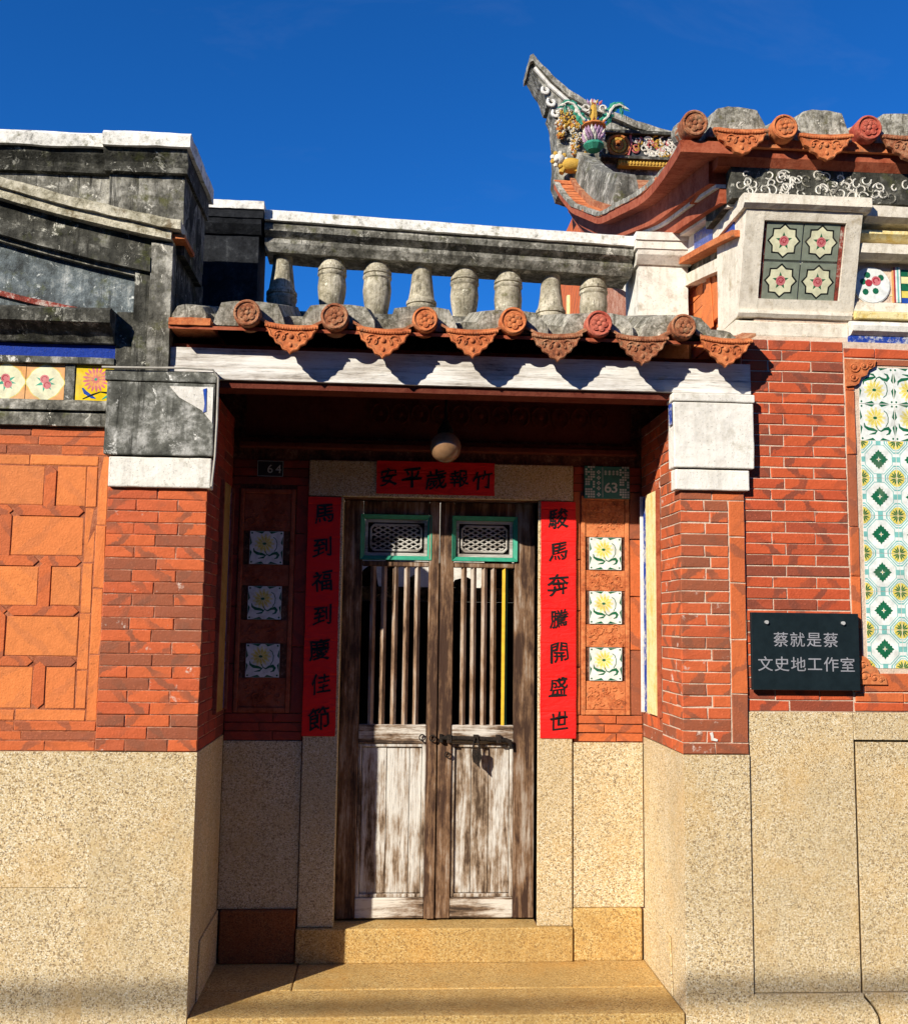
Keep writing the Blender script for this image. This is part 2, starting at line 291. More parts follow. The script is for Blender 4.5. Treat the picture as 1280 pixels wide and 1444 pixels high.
class MB:
    def __init__(s): s.v = []; s.f = []; s.m = []
    def add(s, vs, fs, m=0):
        k = len(s.v); s.v += [tuple(v) for v in vs]
        for f in fs: s.f.append([i + k for i in f]); s.m.append(m)
        return s
    def box(s, x0, x1, y0, y1, z0, z1, m=0):
        vs = [(x, y, z) for z in (z0, z1) for y in (y0, y1) for x in (x0, x1)]
        return s.add(vs, [(0, 2, 3, 1), (4, 5, 7, 6), (0, 1, 5, 4), (2, 6, 7, 3), (0, 4, 6, 2), (1, 3, 7, 5)], m)
    def prism(s, poly, a0, a1, axis='y', m=0, mcap=None):
        """poly in the plane across `axis`: y -> (x,z), x -> (y,z), z -> (x,y)"""
        def P(p, a): return (p[0], a, p[1]) if axis == 'y' else ((a, p[0], p[1]) if axis == 'x' else (p[0], p[1], a))
        n = len(poly)
        vs = [P(p, a0) for p in poly] + [P(p, a1) for p in poly]
        s.add(vs, [(i, (i + 1) % n, n + (i + 1) % n, n + i) for i in range(n)], m)
        k = len(s.v) - 2 * n
        for base, rev in ((0, False), (n, True)):
            idx = [k + base + i for i in range(n)]
            s.f.append(idx[::-1] if rev else idx); s.m.append(m if mcap is None else mcap)
        return s
    def flat(s, poly, y, m=0):
        """a flat print facing the viewer, in x,z"""
        return s.add([(p[0], y, p[1]) for p in poly], [list(range(len(poly)))], m)
    def disc(s, cx, cz, r, y, n=20, m=0, rz=None):
        return s.flat([(cx + r * math.cos(6.28319 * i / n), cz + (rz or r) * math.sin(6.28319 * i / n)) for i in range(n)], y, m)
    def ribbon(s, pts, w, y, m=0):
        n = len(pts); L = []; Rr = []
        for i, p in enumerate(pts):
            a = pts[max(0, i - 1)]; b = pts[min(n - 1, i + 1)]
            d = Vector((b[0] - a[0], b[1] - a[1])); d = d.normalized() if d.length > 0 else Vector((1, 0))
            ww = w[i] if isinstance(w, (list, tuple)) else w
            L.append((p[0] - d.y * ww, p[1] + d.x * ww)); Rr.append((p[0] + d.y * ww, p[1] - d.x * ww))
        for i in range(n - 1): s.flat([L[i], Rr[i], Rr[i + 1], L[i + 1]], y, m)
        return s
    def lathe(s, prof, c, n=16, m=0, cap=True):
        vs = []; fs = []
        for r, z in prof:
            for i in range(n):
                a = 2 * math.pi * i / n; vs.append((c[0] + r * math.cos(a), c[1] + r * math.sin(a), c[2] + z))
        for j in range(len(prof) - 1):
            for i in range(n):
                fs.append((j * n + i, j * n + (i + 1) % n, (j + 1) * n + (i + 1) % n, (j + 1) * n + i))
        if cap:
            fs.append(list(range(n))[::-1]); fs.append([(len(prof) - 1) * n + i for i in range(n)])
        return s.add(vs, fs, m)
    def tube(s, pts, r, n=8, m=0):
        vs = []; fs = []; pts = [Vector(p) for p in pts]
        for i, p in enumerate(pts):
            d = (pts[min(i + 1, len(pts) - 1)] - pts[max(i - 1, 0)]).normalized()
            u = d.cross(Vector((0.13, 0.2, 1))); u = u.normalized() if u.length > 1e-4 else Vector((1, 0, 0))
            w = d.cross(u)
            rr = r[i] if isinstance(r, (list, tuple)) else r
            for k in range(n):
                a = 2 * math.pi * k / n; vs.append(p + u * (rr * math.cos(a)) + w * (rr * math.sin(a)))
        for i in range(len(pts) - 1):
            for k in range(n): fs.append((i * n + k, i * n + (k + 1) % n, (i + 1) * n + (k + 1) % n, (i + 1) * n + k))
        fs.append(list(range(n))[::-1]); fs.append([(len(pts) - 1) * n + k for k in range(n)])
        return s.add(vs, fs, m)
    def ball(s, c, rx, ry=None, rz=None, m=0, nu=10, nv=6):
        ry = ry or rx; rz = rz or rx; vs = []; fs = []
        for j in range(nv + 1):
            t = math.pi * j / nv
            for i in range(nu):
                a = 2 * math.pi * i / nu
                vs.append((c[0] + rx * math.sin(t) * math.cos(a), c[1] + ry * math.sin(t) * math.sin(a), c[2] + rz * math.cos(t)))
        for j in range(nv):
            for i in range(nu):
                fs.append((j * nu + i, (j + 1) * nu + i, (j + 1) * nu + (i + 1) % nu, j * nu + (i + 1) % nu))
        return s.add(vs, fs, m)
    def sweep(s, path, prof, m=0):
        """path: list of (y,z); prof: closed polygon of (x, dz) carried along it"""
        n = len(prof); vs = []; fs = []
        for (y, z) in path:
            for (x, dz) in prof: vs.append((x, y, z + dz))
        for i in range(len(path) - 1):
            for k in range(n): fs.append((i * n + k, i * n + (k + 1) % n, (i + 1) * n + (k + 1) % n, (i + 1) * n + k))
        fs.append(list(range(n))); fs.append([(len(path) - 1) * n + k for k in range(n)][::-1])
        return s.add(vs, fs, m)
    def build(s, name, mats, parent=None, smooth=False, bevel=0.0, rough=0.0, cell=0.05, at=None, fix=True):
        mats = [mats] if isinstance(mats, str) else mats
        o0 = Vector(at) if at else (WORLD.get(parent.name, Vector((0, 0, 0))) if parent else Vector((0, 0, 0)))
        me = bpy.data.meshes.new(name)
        me.from_pydata([(v[0] - o0.x, v[1] - o0.y, v[2] - o0.z) for v in s.v], [], s.f)
        for q in mats: me.materials.append(MAT[q])
        me.polygons.foreach_set('material_index', s.m)
        bm = bmesh.new(); bm.from_mesh(me)
        if fix: bmesh.ops.recalc_face_normals(bm, faces=bm.faces)
        if rough:
            for _ in range(6):
                es = [e for e in bm.edges if e.calc_length() > cell]
                if not es or len(bm.verts) > 9000: break
                bmesh.ops.triangulate(bm, faces=[f for f in bm.faces if len(f.verts) > 4])
                es = [e for e in bm.edges if e.calc_length() > cell]
                bmesh.ops.subdivide_edges(bm, edges=es, cuts=1, use_grid_fill=True)
            for v in bm.verts:
                w = v.co + o0
                q = mnoise.noise_vector(w * 11.0) * 0.6 + mnoise.noise_vector(w * 33.0) * 0.4
                v.co += Vector(q) * rough
        bm.to_mesh(me); bm.free()
        if smooth:
            for p in me.polygons: p.use_smooth = True
            me.set_sharp_from_angle(angle=R(40))
        o = bpy.data.objects.new(name, me)
        if bevel:
            b = o.modifiers.new('bevel', 'BEVEL'); b.width = bevel; b.segments = 2; b.limit_method = 'ANGLE'; b.angle_limit = R(35)
        place(o, parent, o0)
        return o
def fbox(name, b, mat, parent, **k):
    m = MB(); m.box(*b); return m.build(name, mat, parent, **k)

BR = {}
def brick_mesh(w, h, d, var, mat):
    key = (round(w, 3), round(h, 3), round(d, 3), var, mat)
    if key in BR: return BR[key]
    rr = random.Random(hash((key[0], key[1], var)) & 0xffff)
    c = 0.0026; j = lambda: rr.uniform(-0.0015, 0.0015)
    x, z = w / 2, h / 2
    vs = []
    for (yy, ins) in ((d, 0), (c, 0), (0, c)):
        for sx, sz in ((-1, -1), (1, -1), (1, 1), (-1, 1)):
            vs.append((sx * (x - ins) + j(), yy + (j() if yy < d else 0), sz * (z - ins) + j()))
    fs = []
    for k in (0, 4):
        for i in range(4): fs.append((k + i, k + (i + 1) % 4, k + 4 + (i + 1) % 4, k + 4 + i))
    fs.append((8, 9, 10, 11))
    me = bpy.data.meshes.new('brick'); me.from_pydata(vs, [], fs); me.materials.append(MAT[mat])
    bm = bmesh.new(); bm.from_mesh(me); bmesh.ops.recalc_face_normals(bm, faces=bm.faces); bm.to_mesh(me); bm.free()
    # the back is open; make sure the front looks outwards
    if me.polygons[-1].normal.y > 0: me.flip_normals()
    BR[key] = me; return me
def brick(parent, face, plane, u0, u1, z0, z1, mat, gap=0.0045, d=0.03, name='brick', proud=0.0):
    """face 'y-': lies in the plane y=plane looking to the street; 'x-'/'x+': lies in x=plane, u runs along y"""
    w = u1 - u0 - gap; h = z1 - z0 - gap
    o = bpy.data.objects.new(name, brick_mesh(w, h, d, random.randrange(3), mat))
    jy = random.uniform(-0.0012, 0.0012) - proud
    uc = (u0 + u1) / 2; zc = (z0 + z1) / 2
    if face == 'y-': loc = (uc, plane + jy, zc)
    elif face == 'x-': loc = (plane + jy, uc, zc); o.rotation_euler.z = -math.pi / 2
    else: loc = (plane - jy, uc, zc); o.rotation_euler.z = math.pi / 2
    return place(o, parent, loc)
def rows(parent, face, plane, u0, u1, z0, z1, n, pats, mat, gap=0.0045):
    h = (z1 - z0) / n
    for r in range(n):
        pat = pats[r % len(pats)]; tot = sum(pat); u = u0
        for k in pat:
            w = (u1 - u0) * k / tot
            brick(parent, face, plane, u, u + w, z0 + r * h, z0 + (r + 1) * h, mat, gap); u += w

GL = {}
def glyph(ch, parent, cx, cz, y, size, mat='ink', bold=0.012, slant=0.0, warp=0.0, sx=1.0, name='character'):
    key = ch
    if key not in GL:
        cu = bpy.data.curves.new('glyph', 'FONT'); cu.body = ch; cu.fill_mode = 'FRONT'
        o = bpy.data.objects.new('glyph', cu); COL.objects.link(o)
        me = bpy.data.meshes.new_from_object(o.evaluated_get(bpy.context.evaluated_depsgraph_get()))
        bpy.data.objects.remove(o)
        GL[key] = ([tuple(v.co) for v in me.vertices], [tuple(p.vertices) for p in me.polygons])
    vs, fs = GL[key]
    xs = [v[0] for v in vs]; ys = [v[1] for v in vs]
    mx, my = (min(xs) + max(xs)) / 2, (min(ys) + max(ys)) / 2
    b = MB(); out = []
    ox = random.uniform(0, 50)
    for v in vs:
        x = v[0] - mx; z = v[1] - my
        if warp:
            q = mnoise.noise_vector(Vector((x * 2.2 + ox, z * 2.2, 1.3)))
            x += warp * q.x; z += warp * q.y
            q = mnoise.noise_vector(Vector((x * 9 + ox, z * 9, 4.3)))
            x += warp * 0.22 * q.x; z += warp * 0.22 * q.y
        z += slant * x
        out.append((cx + x * size * sx, y, cz + z * size))
    b.add(out, fs)
    if bold:
        for k in range(8):
            a = 0.785398 * k; r_ = bold * size * (1.35 if k in (1, 5) else 1.0)
            b.add([(p[0] + r_ * math.cos(a), p[1] + 0.00002 * (k + 1), p[2] + r_ * math.sin(a)) for p in out], fs)
    return b.build(name, mat, parent, fix=False)

# ------------------------------------------------------------------ majolica tiles (printed designs, each tile an object)
TM = ['glaze_white', 'glaze_green', 'glaze_teal', 'glaze_yellow', 'glaze_lemon', 'glaze_sage', 'glaze_cream', 'glaze_black', 'glaze_pink',
      'glaze_rose', 'glaze_orange', 'glaze_bright', 'glaze_blue', 'glaze_mint']
TI = {n: i for i, n in enumerate(TM)}
TILE = {}
def flower(b, cx, cz, r, n, y, mat, r0=0.35, tw=0.0):
    for i in range(n):
        a = 2 * math.pi * i / n + tw; d = 2 * math.pi / n * 0.42
        P = lambda rr, aa: (cx + rr * math.cos(aa), cz + rr * math.sin(aa))
        b.flat([P(r * r0 * 0.3, a), P(r * 0.72, a - d), P(r, a - d * 0.35), P(r, a + d * 0.35), P(r * 0.72, a + d)], y, mat)
def arc(cx, cz, r, a0, a1, n=10, rz=None):
    return [(cx + r * math.cos(R(a0 + (a1 - a0) * i / n)), cz + (rz or r) * math.sin(R(a0 + (a1 - a0) * i / n))) for i in range(n + 1)]
def tile_mesh(kind):
    if kind in TILE: return TILE[kind]
    b = MB(); T = TI; y = lambda k: -0.0006 * k
    base = {'lily': 'glaze_white', 'lily_r': 'glaze_white', 'lily_f': 'glaze_white', 'diamond': 'glaze_white', 'star': 'glaze_sage', 'rose': 'glaze_orange', 'mum': 'glaze_bright'}[kind]
    e = 0.498
    b.box(-e, e, 0.0, 0.05, -e, e, T[base])
    if kind.startswith('lily'):
        fl = {'lily': (1, 1), 'lily_r': (1, -1), 'lily_f': (-1, 1)}[kind]
        q = MB()
        for sx in (-1, 1):
            for sz in (-1, 1):
                q.flat([(sx * 0.49, sz * 0.06), (sx * 0.43, sz * 0.14), (sx * 0.49, sz * 0.36)], y(1), T['glaze_green'])
                q.flat([(sx * 0.06, sz * 0.49), (sx * 0.14, sz * 0.42), (sx * 0.36, sz * 0.49)], y(1), T['glaze_green'])
                q.disc(sx * 0.44, sz * 0.44, 0.03, y(1), 8, T['glaze_green'])
        flower(q, -0.06, 0.12, 0.30, 13, y(1), T['glaze_lemon']); flower(q, -0.06, 0.12, 0.22, 11, y(2), T['glaze_yellow'], tw=0.2)
        q.disc(-0.06, 0.12, 0.06, y(3), 10, T['glaze_green'], 0.04)
        q.ribbon([(-0.04, -0.1), (0.02, -0.2), (0.1, -0.25)], 0.012, y(2), T['glaze_green'])
        q.ribbon([(-0.38, -0.02), (-0.36, -0.12), (-0.26, -0.18), (-0.12, -0.20), (-0.02, -0.24), (-0.08, -0.30), (-0.24, -0.33)], [0.01, 0.03, 0.045, 0.04, 0.03, 0.03, 0.008], y(2), T['glaze_green'])
        q.ribbon([(0.0, -0.2), (0.1, -0.24), (0.2, -0.18), (0.31, -0.16), (0.36, -0.22), (0.33, -0.30), (0.24, -0.34)], [0.01, 0.02, 0.035, 0.05, 0.045, 0.03, 0.008], y(3), T['glaze_green'])
        q.ribbon([(0.24, -0.12), (0.31, 0.0), (0.32, 0.14), (0.28, 0.26), (0.2, 0.32)], 0.012, y(2), T['glaze_green'])
        b.add([(v[0] * fl[0], v[1], v[2] * fl[1]) for v in q.v], [], 0); k = len(b.v) - len(q.v)
        for f, mm in zip(q.f, q.m): b.f.append([i + k for i in f]); b.m.append(mm)
    elif kind == 'diamond':
        for sx in (-1, 1):
            for sz in (-1, 1):
                b.flat([(sx * 0.495, sz * 0.495), (sx * 0.495, sz * 0.16), (sx * 0.43, sz * 0.16), (sx * 0.16, sz * 0.43), (sx * 0.16, sz * 0.495)], y(1), T['glaze_teal'])
                b.flat([(sx * 0.495, sz * 0.495), (sx * 0.495, sz * 0.20), (sx * 0.43, sz * 0.20), (sx * 0.20, sz * 0.43), (sx * 0.20, sz * 0.495)], y(2), T['glaze_white'])
                b.ribbon([(sx * 0.495, sz * 0.245), (sx * 0.44, sz * 0.245), (sx * 0.245, sz * 0.44), (sx * 0.245, sz * 0.495)], 0.012, y(3), T['glaze_teal'])
                b.flat([(sx * 0.495, sz * 0.495), (sx * 0.495, sz * 0.27), (sx * 0.40, sz * 0.30), (sx * 0.30, sz * 0.40), (sx * 0.27, sz * 0.495)], y(3), T['glaze_yellow'])
                for a in (18, 45, 72):
                    c = math.cos(R(a)); s_ = math.sin(R(a))
                    b.ribbon([(sx * (0.495 - 0.03 * c), sz * (0.495 - 0.03 * s_)), (sx * (0.495 - 0.11 * c), sz * (0.495 - 0.11 * s_)), (sx * (0.495 - 0.19 * c), sz * (0.495 - 0.19 * s_))], [0.006, 0.022, 0.004], y(4), T['glaze_green'])
        for s4 in ((-1, 0), (1, 0), (0, -1), (0, 1)):
            b.flat([(s4[0] * 0.495 + 0.07 * s4[1] * 1, s4[1] * 0.495 + 0.07 * s4[0]), (s4[0] * 0.495 - 0.07 * s4[1], s4[1] * 0.495 - 0.07 * s4[0]), (s4[0] * 0.40 - 0.07 * s4[1], s4[1] * 0.40 - 0.07 * s4[0]), (s4[0] * 0.40 + 0.07 * s4[1], s4[1] * 0.40 + 0.07 * s4[0])], y(5), T['glaze_teal'])
        oc = [(0.33, 0.12), (0.12, 0.33), (-0.12, 0.33), (-0.33, 0.12), (-0.33, -0.12), (-0.12, -0.33), (0.12, -0.33), (0.33, -0.12), (0.33, 0.12)]
        b.ribbon([(x * 1.18, z * 1.18) for x, z in oc], 0.010, y(4), T['glaze_teal'])
        pts = []
        for k in range(4):
            a0 = math.pi / 2 * k
            for t, rr in ((0, 0.27), (0.14, 0.205), (0.24, 0.225), (0.36, 0.175), (0.5, 0.20), (0.64, 0.175), (0.76, 0.225), (0.86, 0.205)):
                a = a0 + t * math.pi / 2; pts.append((rr * math.cos(a), rr * math.sin(a)))
        b.flat(pts, y(6), T['glaze_green'])
        b.flat([(0.075, 0), (0.018, 0.018), (0, 0.075), (-0.018, 0.018), (-0.075, 0), (-0.018, -0.018), (0, -0.075), (0.018, -0.018)], y(7), T['glaze_white'])
        b.disc(0, 0, 0.022, y(8), 8, T['glaze_yellow'])
    elif kind == 'star':
        def st(R1, R2): return [((R1 if i % 2 == 0 else R2) * math.sin(math.pi * i / 8), (R1 if i % 2 == 0 else R2) * math.cos(math.pi * i / 8)) for i in range(16)]
        b.flat(st(0.47, 0.37), y(1), T['glaze_black']); b.flat(st(0.41, 0.325), y(2), T['glaze_cream'])
        for a in (20, 95, 165, 240, 300):
            c, s_ = math.cos(R(a)), math.sin(R(a))
            b.flat([(0.1 * c - 0.05 * s_, 0.1 * s_ + 0.05 * c), (0.24 * c, 0.24 * s_), (0.1 * c + 0.05 * s_, 0.1 * s_ - 0.05 * c)], y(3), T['glaze_green'])
        b.disc(0, 0, 0.135, y(4), 12, T['glaze_pink'])
        b.ribbon(arc(0, 0, 0.08, 0, 200), 0.012, y(5), T['glaze_rose']); b.ribbon(arc(0.01, -0.01, 0.04, 150, 400), 0.012, y(5), T['glaze_rose'])
    elif kind == 'rose':
        q = []
        for i in range(48):
            a = 2 * math.pi * i / 48; rr = 0.42 + 0.055 * abs(math.cos(2 * a)) + 0.02 * math.cos(8 * a); q.append((rr * math.cos(a), rr * math.sin(a)))
        b.flat([(x * 1.05, z * 1.05) for x, z in q], y(1), T['glaze_yellow']); b.flat(q, y(2), T['glaze_cream'])
        for a in (-10, 30, 150, 200, 260, 310):
            c, s_ = math.cos(R(a)), math.sin(R(a))
            b.flat([(0.08 * c - 0.05 * s_, 0.08 * s_ + 0.05 * c), (0.27 * c, 0.27 * s_), (0.08 * c + 0.05 * s_, 0.08 * s_ - 0.05 * c)], y(3), T['glaze_mint'])
        for cx, cz, rr in ((-0.02, 0.09, 0.12), (0.05, -0.07, 0.11)):
            b.disc(cx, cz, rr, y(4), 12, T['glaze_pink']); b.ribbon(arc(cx, cz, rr * 0.6, 20, 230), 0.012, y(5), T['glaze_rose'])
    elif kind == 'mum':
        flower(b, 0.02, 0.12, 0.34, 17, y(1), T['glaze_pink']); flower(b, 0.02, 0.12, 0.22, 13, y(2), T['glaze_orange'], tw=0.2); flower(b, 0.02, 0.12, 0.12, 9, y(3), T['glaze_pink'])
        b.disc(0.02, 0.12, 0.04, y(4), 8, T['glaze_mint'])
        b.ribbon([(-0.32, -0.12), (-0.24, -0.24), (-0.06, -0.36), (0.04, -0.40)], [0.02, 0.05, 0.04, 0.01], y(3), T['glaze_blue'])
        b.ribbon([(-0.3, -0.42), (-0.05, -0.3), (0.15, -0.22), (0.32, -0.24), (0.45, -0.14)], [0.015, 0.025, 0.015, 0.03, 0.008], y(4), T['glaze_black'])
        b.ribbon([(0.2, -0.42), (0.32, -0.34), (0.46, -0.36)], [0.01, 0.035, 0.01], y(3), T['glaze_mint'])
    me = bpy.data.meshes.new('tile')
    me.from_pydata(b.v, [], b.f)
    for q in TM: me.materials.append(MAT[q])
    me.polygons.foreach_set('material_index', b.m)
    TILE[kind] = me; return me
def tile(parent, kind, cx, y, cz, s, rot=None, name='tile'):
    o = bpy.data.objects.new(name, tile_mesh(kind)); o.scale = (s, 0.16, s)
    o.rotation_euler = rot or (random.uniform(-0.006, 0.006), random.uniform(-0.004, 0.004), random.uniform(-0.006, 0.006))
    return place(o, parent, (cx, y, cz))

# ================================================================== SETTING
g = fbox('ground', (-1500, 1500, -1500, 1500, -0.5, -0.16), 'ground', None); tag(g, 'grey street paving in front of the doorway', None, None, 'structure')

# plain house row added across the street, out of view, to block sky light
def sky_block_house(x0, x1, label):
    o = empty('house', ((x0 + x1) / 2, -11.5, -0.16), label, 'house')
    fbox('wall', (x0, x1, -17, -11, -0.16, 6.4), 'cement_grey', o); fbox('cornice', (x0 - 0.02, x1 + 0.02, -17.05, -10.85, 6.4, 6.75), 'cement_dark', o)
    n = int((x1 - x0) // 3)
    for k in range(n):
        cx = x0 + (x1 - x0) * (k + 0.5) / n
        for z in (0.9, 3.9):
            if z < 1 and k == n // 2: fbox('door', (cx - 0.6, cx + 0.6, -11.0, -10.94, -0.14, 2.2), 'door_frame', o); continue
            w = fbox('window', (cx - 0.6, cx + 0.6, -11.0, -10.95, z, z + 1.4), 'door_frame', o); fbox('pane', (cx - 0.52, cx + 0.52, -10.95, -10.94, z + 0.08, z + 1.32), 'sign_black', w)
sky_block_house(-24, -8.03, 'unseen grey house added across the street to block sky light, leftmost of the row'); sky_block_house(-8, 8, 'unseen grey house added straight across from the gateway to block sky light'); sky_block_house(8.03, 24, 'unseen grey house added across the street to block sky light, rightmost of the row')

for px_, lb in ((-20.0, 'concrete utility pole far up the street on the left'), (12.0, 'concrete utility pole far down the street on the right')):
    m = MB(); m.lathe([(0.15, -0.16), (0.10, 7.2)], (px_, -8.6, 0), 14); m.box(px_ - 0.06, px_ + 0.06, -9.3, -7.9, 6.40, 6.50)
    o = m.build('utility_pole', 'cement_grey', None, at=(px_, -8.6, -0.16)); tag(o, lb, 'pole', 'utility poles along the street')
m = MB(); m.tube([(-20 + 32 * k / 20, -8.6, 6.55 - 0.02 * math.sin(math.pi * k / 20)) for k in range(21)], 0.03, 8)
o = m.build('overhead_cable', 'cable_black', None, smooth=True, at=(-4, -8.6, 6.55)); tag(o, 'black overhead cable strung between two poles along the street', 'cable')

# ================================================================== GATEWAY
GW = empty('gateway', (0.24, 0.3, -0.16), 'red brick gateway with recessed wooden double door, tiled eave and stone balustrade', 'gateway')
XL, XR, YB = -0.724, 1.195, 0.63          # the reveals and the back wall of the porch
# ---- floor and step
fl = fbox('porch_floor', (XL - 0.3, XR + 0.2, 0.02, 0.66, -0.16, -0.012), 'mortar_dark', GW)
for x0, x1, y0, y1, z1 in ((XL + 0.002, XR - 0.002, 0.0, 0.288, 0.0), (XL + 0.002, -0.36, 0.292, 0.64, -0.001), (-0.356, XR - 0.002, 0.292, 0.64, 0.001)):
    m = MB(); m.box(x0, x1, y0, y1, -0.16 if y0 == 0 else -0.05, z1); m.build('floor_slab', 'granite_gold', fl, bevel=0.006)
st = fbox('doorstep', (-0.372, 0.862, 0.598, 0.80, 0.0, 0.150), 'granite_gold', GW, bevel=0.006)
# ---- piers
def granite_corner(name, x0, x1, side):
    return fbox(name, (x0, x1, 0.0, 0.66, -0.16, 0.988), 'granite', GW, bevel=0.001)
pl = fbox('brick_pier', (-1.114, XL - 0.0035, 0.0035, 0.66, 0.992, 2.44), 'mortar_red', GW)
gl = granite_corner('granite_base', -1.116, XL, 0)
rows(pl, 'y-', 0.0, -1.116, XL, 0.990, 2.022, 22, [[0.30, 0.42, 0.30], [0.5, 0.5], [0.28, 0.44, 0.28], [0.52, 0.48]], 'brick_left', 0.0036)
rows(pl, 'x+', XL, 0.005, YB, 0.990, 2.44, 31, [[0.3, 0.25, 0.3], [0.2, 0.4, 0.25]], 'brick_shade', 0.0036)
cp = MB(); cp.box(-1.132, -0.706, -0.030, 0.055, 2.150, 2.445); cp.box(-1.140, -0.700, -0.036, 0.06, 2.447, 2.492)
c1 = cp.build('pier_cap', 'plaster_patch', pl, bevel=0.005, rough=0.003, cell=0.06)
c2 = fbox('cap_band', (-1.112, -0.711, -0.020, 0.05, 2.022, 2.143), 'plaster_white', pl, bevel=0.005, rough=0.003, cell=0.06)
m = MB(); m.prism([(-0.885, 2.430), (-0.712, 2.430), (-0.712, 2.285), (-0.755, 2.335), (-0.845, 2.385)], -0.0335, -0.02)
m.build('repair_patch', 'plaster_light', pl)
m = MB(); m.prism([(-0.752, 2.42), (-0.738, 2.425), (-0.736, 2.33), (-0.748, 2.325), (-0.744, 2.36)], -0.0360, -0.03); m.build('paint_mark', 'glaze_blue', pl)

pr = fbox('brick_pier', (XR + 0.0035, 1.466, 0.0035, 0.66, 0.992, 2.44), 'mortar_cream', GW)
gr = granite_corner('granite_base', XR + 0.003, 1.468, 1)
rows(pr, 'y-', 0.0, XR, 1.398, 1.035, 2.02, 21, [[0.5, 0.5], [1.0], [0.52, 0.48], [0.62, 0.38]], 'brick_left', 0.0048)
for z0, z1 in ((1.035, 1.23), (1.23, 1.45), (1.45, 1.68), (1.68, 1.87), (1.87, 2.02)):
    brick(pr, 'y-', 0.0, 1.400, 1.468, z0, z1, 'brick_frame', 0.004)
for u0, u1 in ((XR, 1.33), (1.33, 1.468)):
    brick(pr, 'y-', 0.0, u0, u1, 0.990, 1.035, 'brick_left', 0.004); brick(pr, 'y-', 0.0, u0, u1, 2.02, 2.060, 'brick_frame', 0.004)
rows(pr, 'x-', XR, 0.0, 0.30, 0.990, 2.44, 31, [[0.5, 0.5], [0.3, 0.7], [0.65, 0.35]], 'brick_left', 0.0048)
rows(pr, 'x-', XR, 0.30, YB, 0.990, 1.105, 2, [[0.5, 0.5], [0.25, 0.5, 0.25]], 'brick_left', 0.0048)
rows(pr, 'x-', XR, 0.30, YB, 2.105, 2.44, 7, [[0.5, 0.5], [0.25, 0.5, 0.25]], 'brick_left', 0.0048)
cp = MB(); cp.box(1.165, 1.503, -0.030, 0.055, 2.150, 2.425); cp.box(1.160, 1.508, -0.036, 0.06, 2.427, 2.462)
cp.build('pier_cap', 'plaster_light', pr, bevel=0.005, rough=0.003, cell=0.06)
fbox('cap_band', (1.172, 1.484, -0.020, 0.05, 2.060, 2.144), 'plaster_light', pr, bevel=0.005, rough=0.003, cell=0.06)
fbox('paint_mark', (1.158, 1.16, -0.02, 0.02, 2.33, 2.42), 'paint_blue_worn', pr)
# white chipped mark low on the right pier
m = MB(); m.prism([(1.305, 1.075), (1.318, 1.078), (1.322, 1.055), (1.338, 1.050), (1.336, 1.042), (1.312, 1.045), (1.310, 1.062)], -0.0035, 0.01); m.build('chalk_mark', 'plaster_light', pr)
# painted calligraphy boards let into both reveals
def plaque(x, s, par):
    m = MB()
    m.box(min(x, x + s * 0.016), max(x, x + s * 0.016), 0.315, 0.50, 1.110, 2.100, 0)
    m.box(min(x, x + s * 0.006), max(x, x + s * 0.006), 0.502, 0.585, 1.110, 2.100, 1)
    m.box(min(x, x + s * 0.020), max(x, x + s * 0.020), 0.305, 0.314, 1.105, 2.105, 3)
    m.box(min(x, x + s * 0.020), max(x, x + s * 0.020), 0.586, 0.592, 1.105, 2.105, 2 if s < 0 else 3)
    return m.build('painted_board', ['yellow_worn' if s < 0 else 'ochre_shaded', 'paint_blue_worn' if s < 0 else 'glaze_blue', 'plaster_light', 'soffit_red'], par, bevel=0.002)  # left board takes darker ochre, blue and border to carry its shade
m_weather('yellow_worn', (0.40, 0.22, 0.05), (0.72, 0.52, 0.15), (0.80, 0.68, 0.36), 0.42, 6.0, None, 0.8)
m_weather('ochre_shaded', (0.10, 0.05, 0.015), (0.26, 0.14, 0.03), (0.36, 0.22, 0.07), 0.42, 6.0, None, 0.8)
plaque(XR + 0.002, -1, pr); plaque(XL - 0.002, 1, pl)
# plinth ledges on the granite of the reveals
for (x0, x1, par) in ((XL + 0.001, XL + 0.008, gl), (XR - 0.006, XR + 0.002, gr)):
    m = MB(); m.prism([(0.63, 0.0), (0.63, 0.226), (0.20, 0.226), (0.17, 0.0)], x0, x1, 'x'); m.build('plinth', 'granite', par, bevel=0.004)

# ---- back wall of the porch
bw = MB()
bw.box(XL - 0.2, -0.216, YB + 0.006, 0.78, 0.0, 2.62); bw.box(0.702, XR + 0.2, YB + 0.006, 0.78, 0.0, 2.62); bw.box(-0.215, 0.701, YB + 0.006, 0.78, 2.08, 2.62)
bw = bw.build('back_wall', 'mortar_dark', GW)
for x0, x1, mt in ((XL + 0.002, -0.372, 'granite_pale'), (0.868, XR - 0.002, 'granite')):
    fbox('granite_slab', (x0, x1, YB - 0.002, 0.67, 0.229, 0.962), mt, bw, bevel=0.003)
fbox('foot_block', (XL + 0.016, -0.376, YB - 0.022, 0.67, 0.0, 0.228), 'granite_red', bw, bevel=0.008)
fbox('foot_block', (0.866, XR - 0.015, YB - 0.022, 0.67, 0.0, 0.228), 'granite_gold', bw, bevel=0.008)
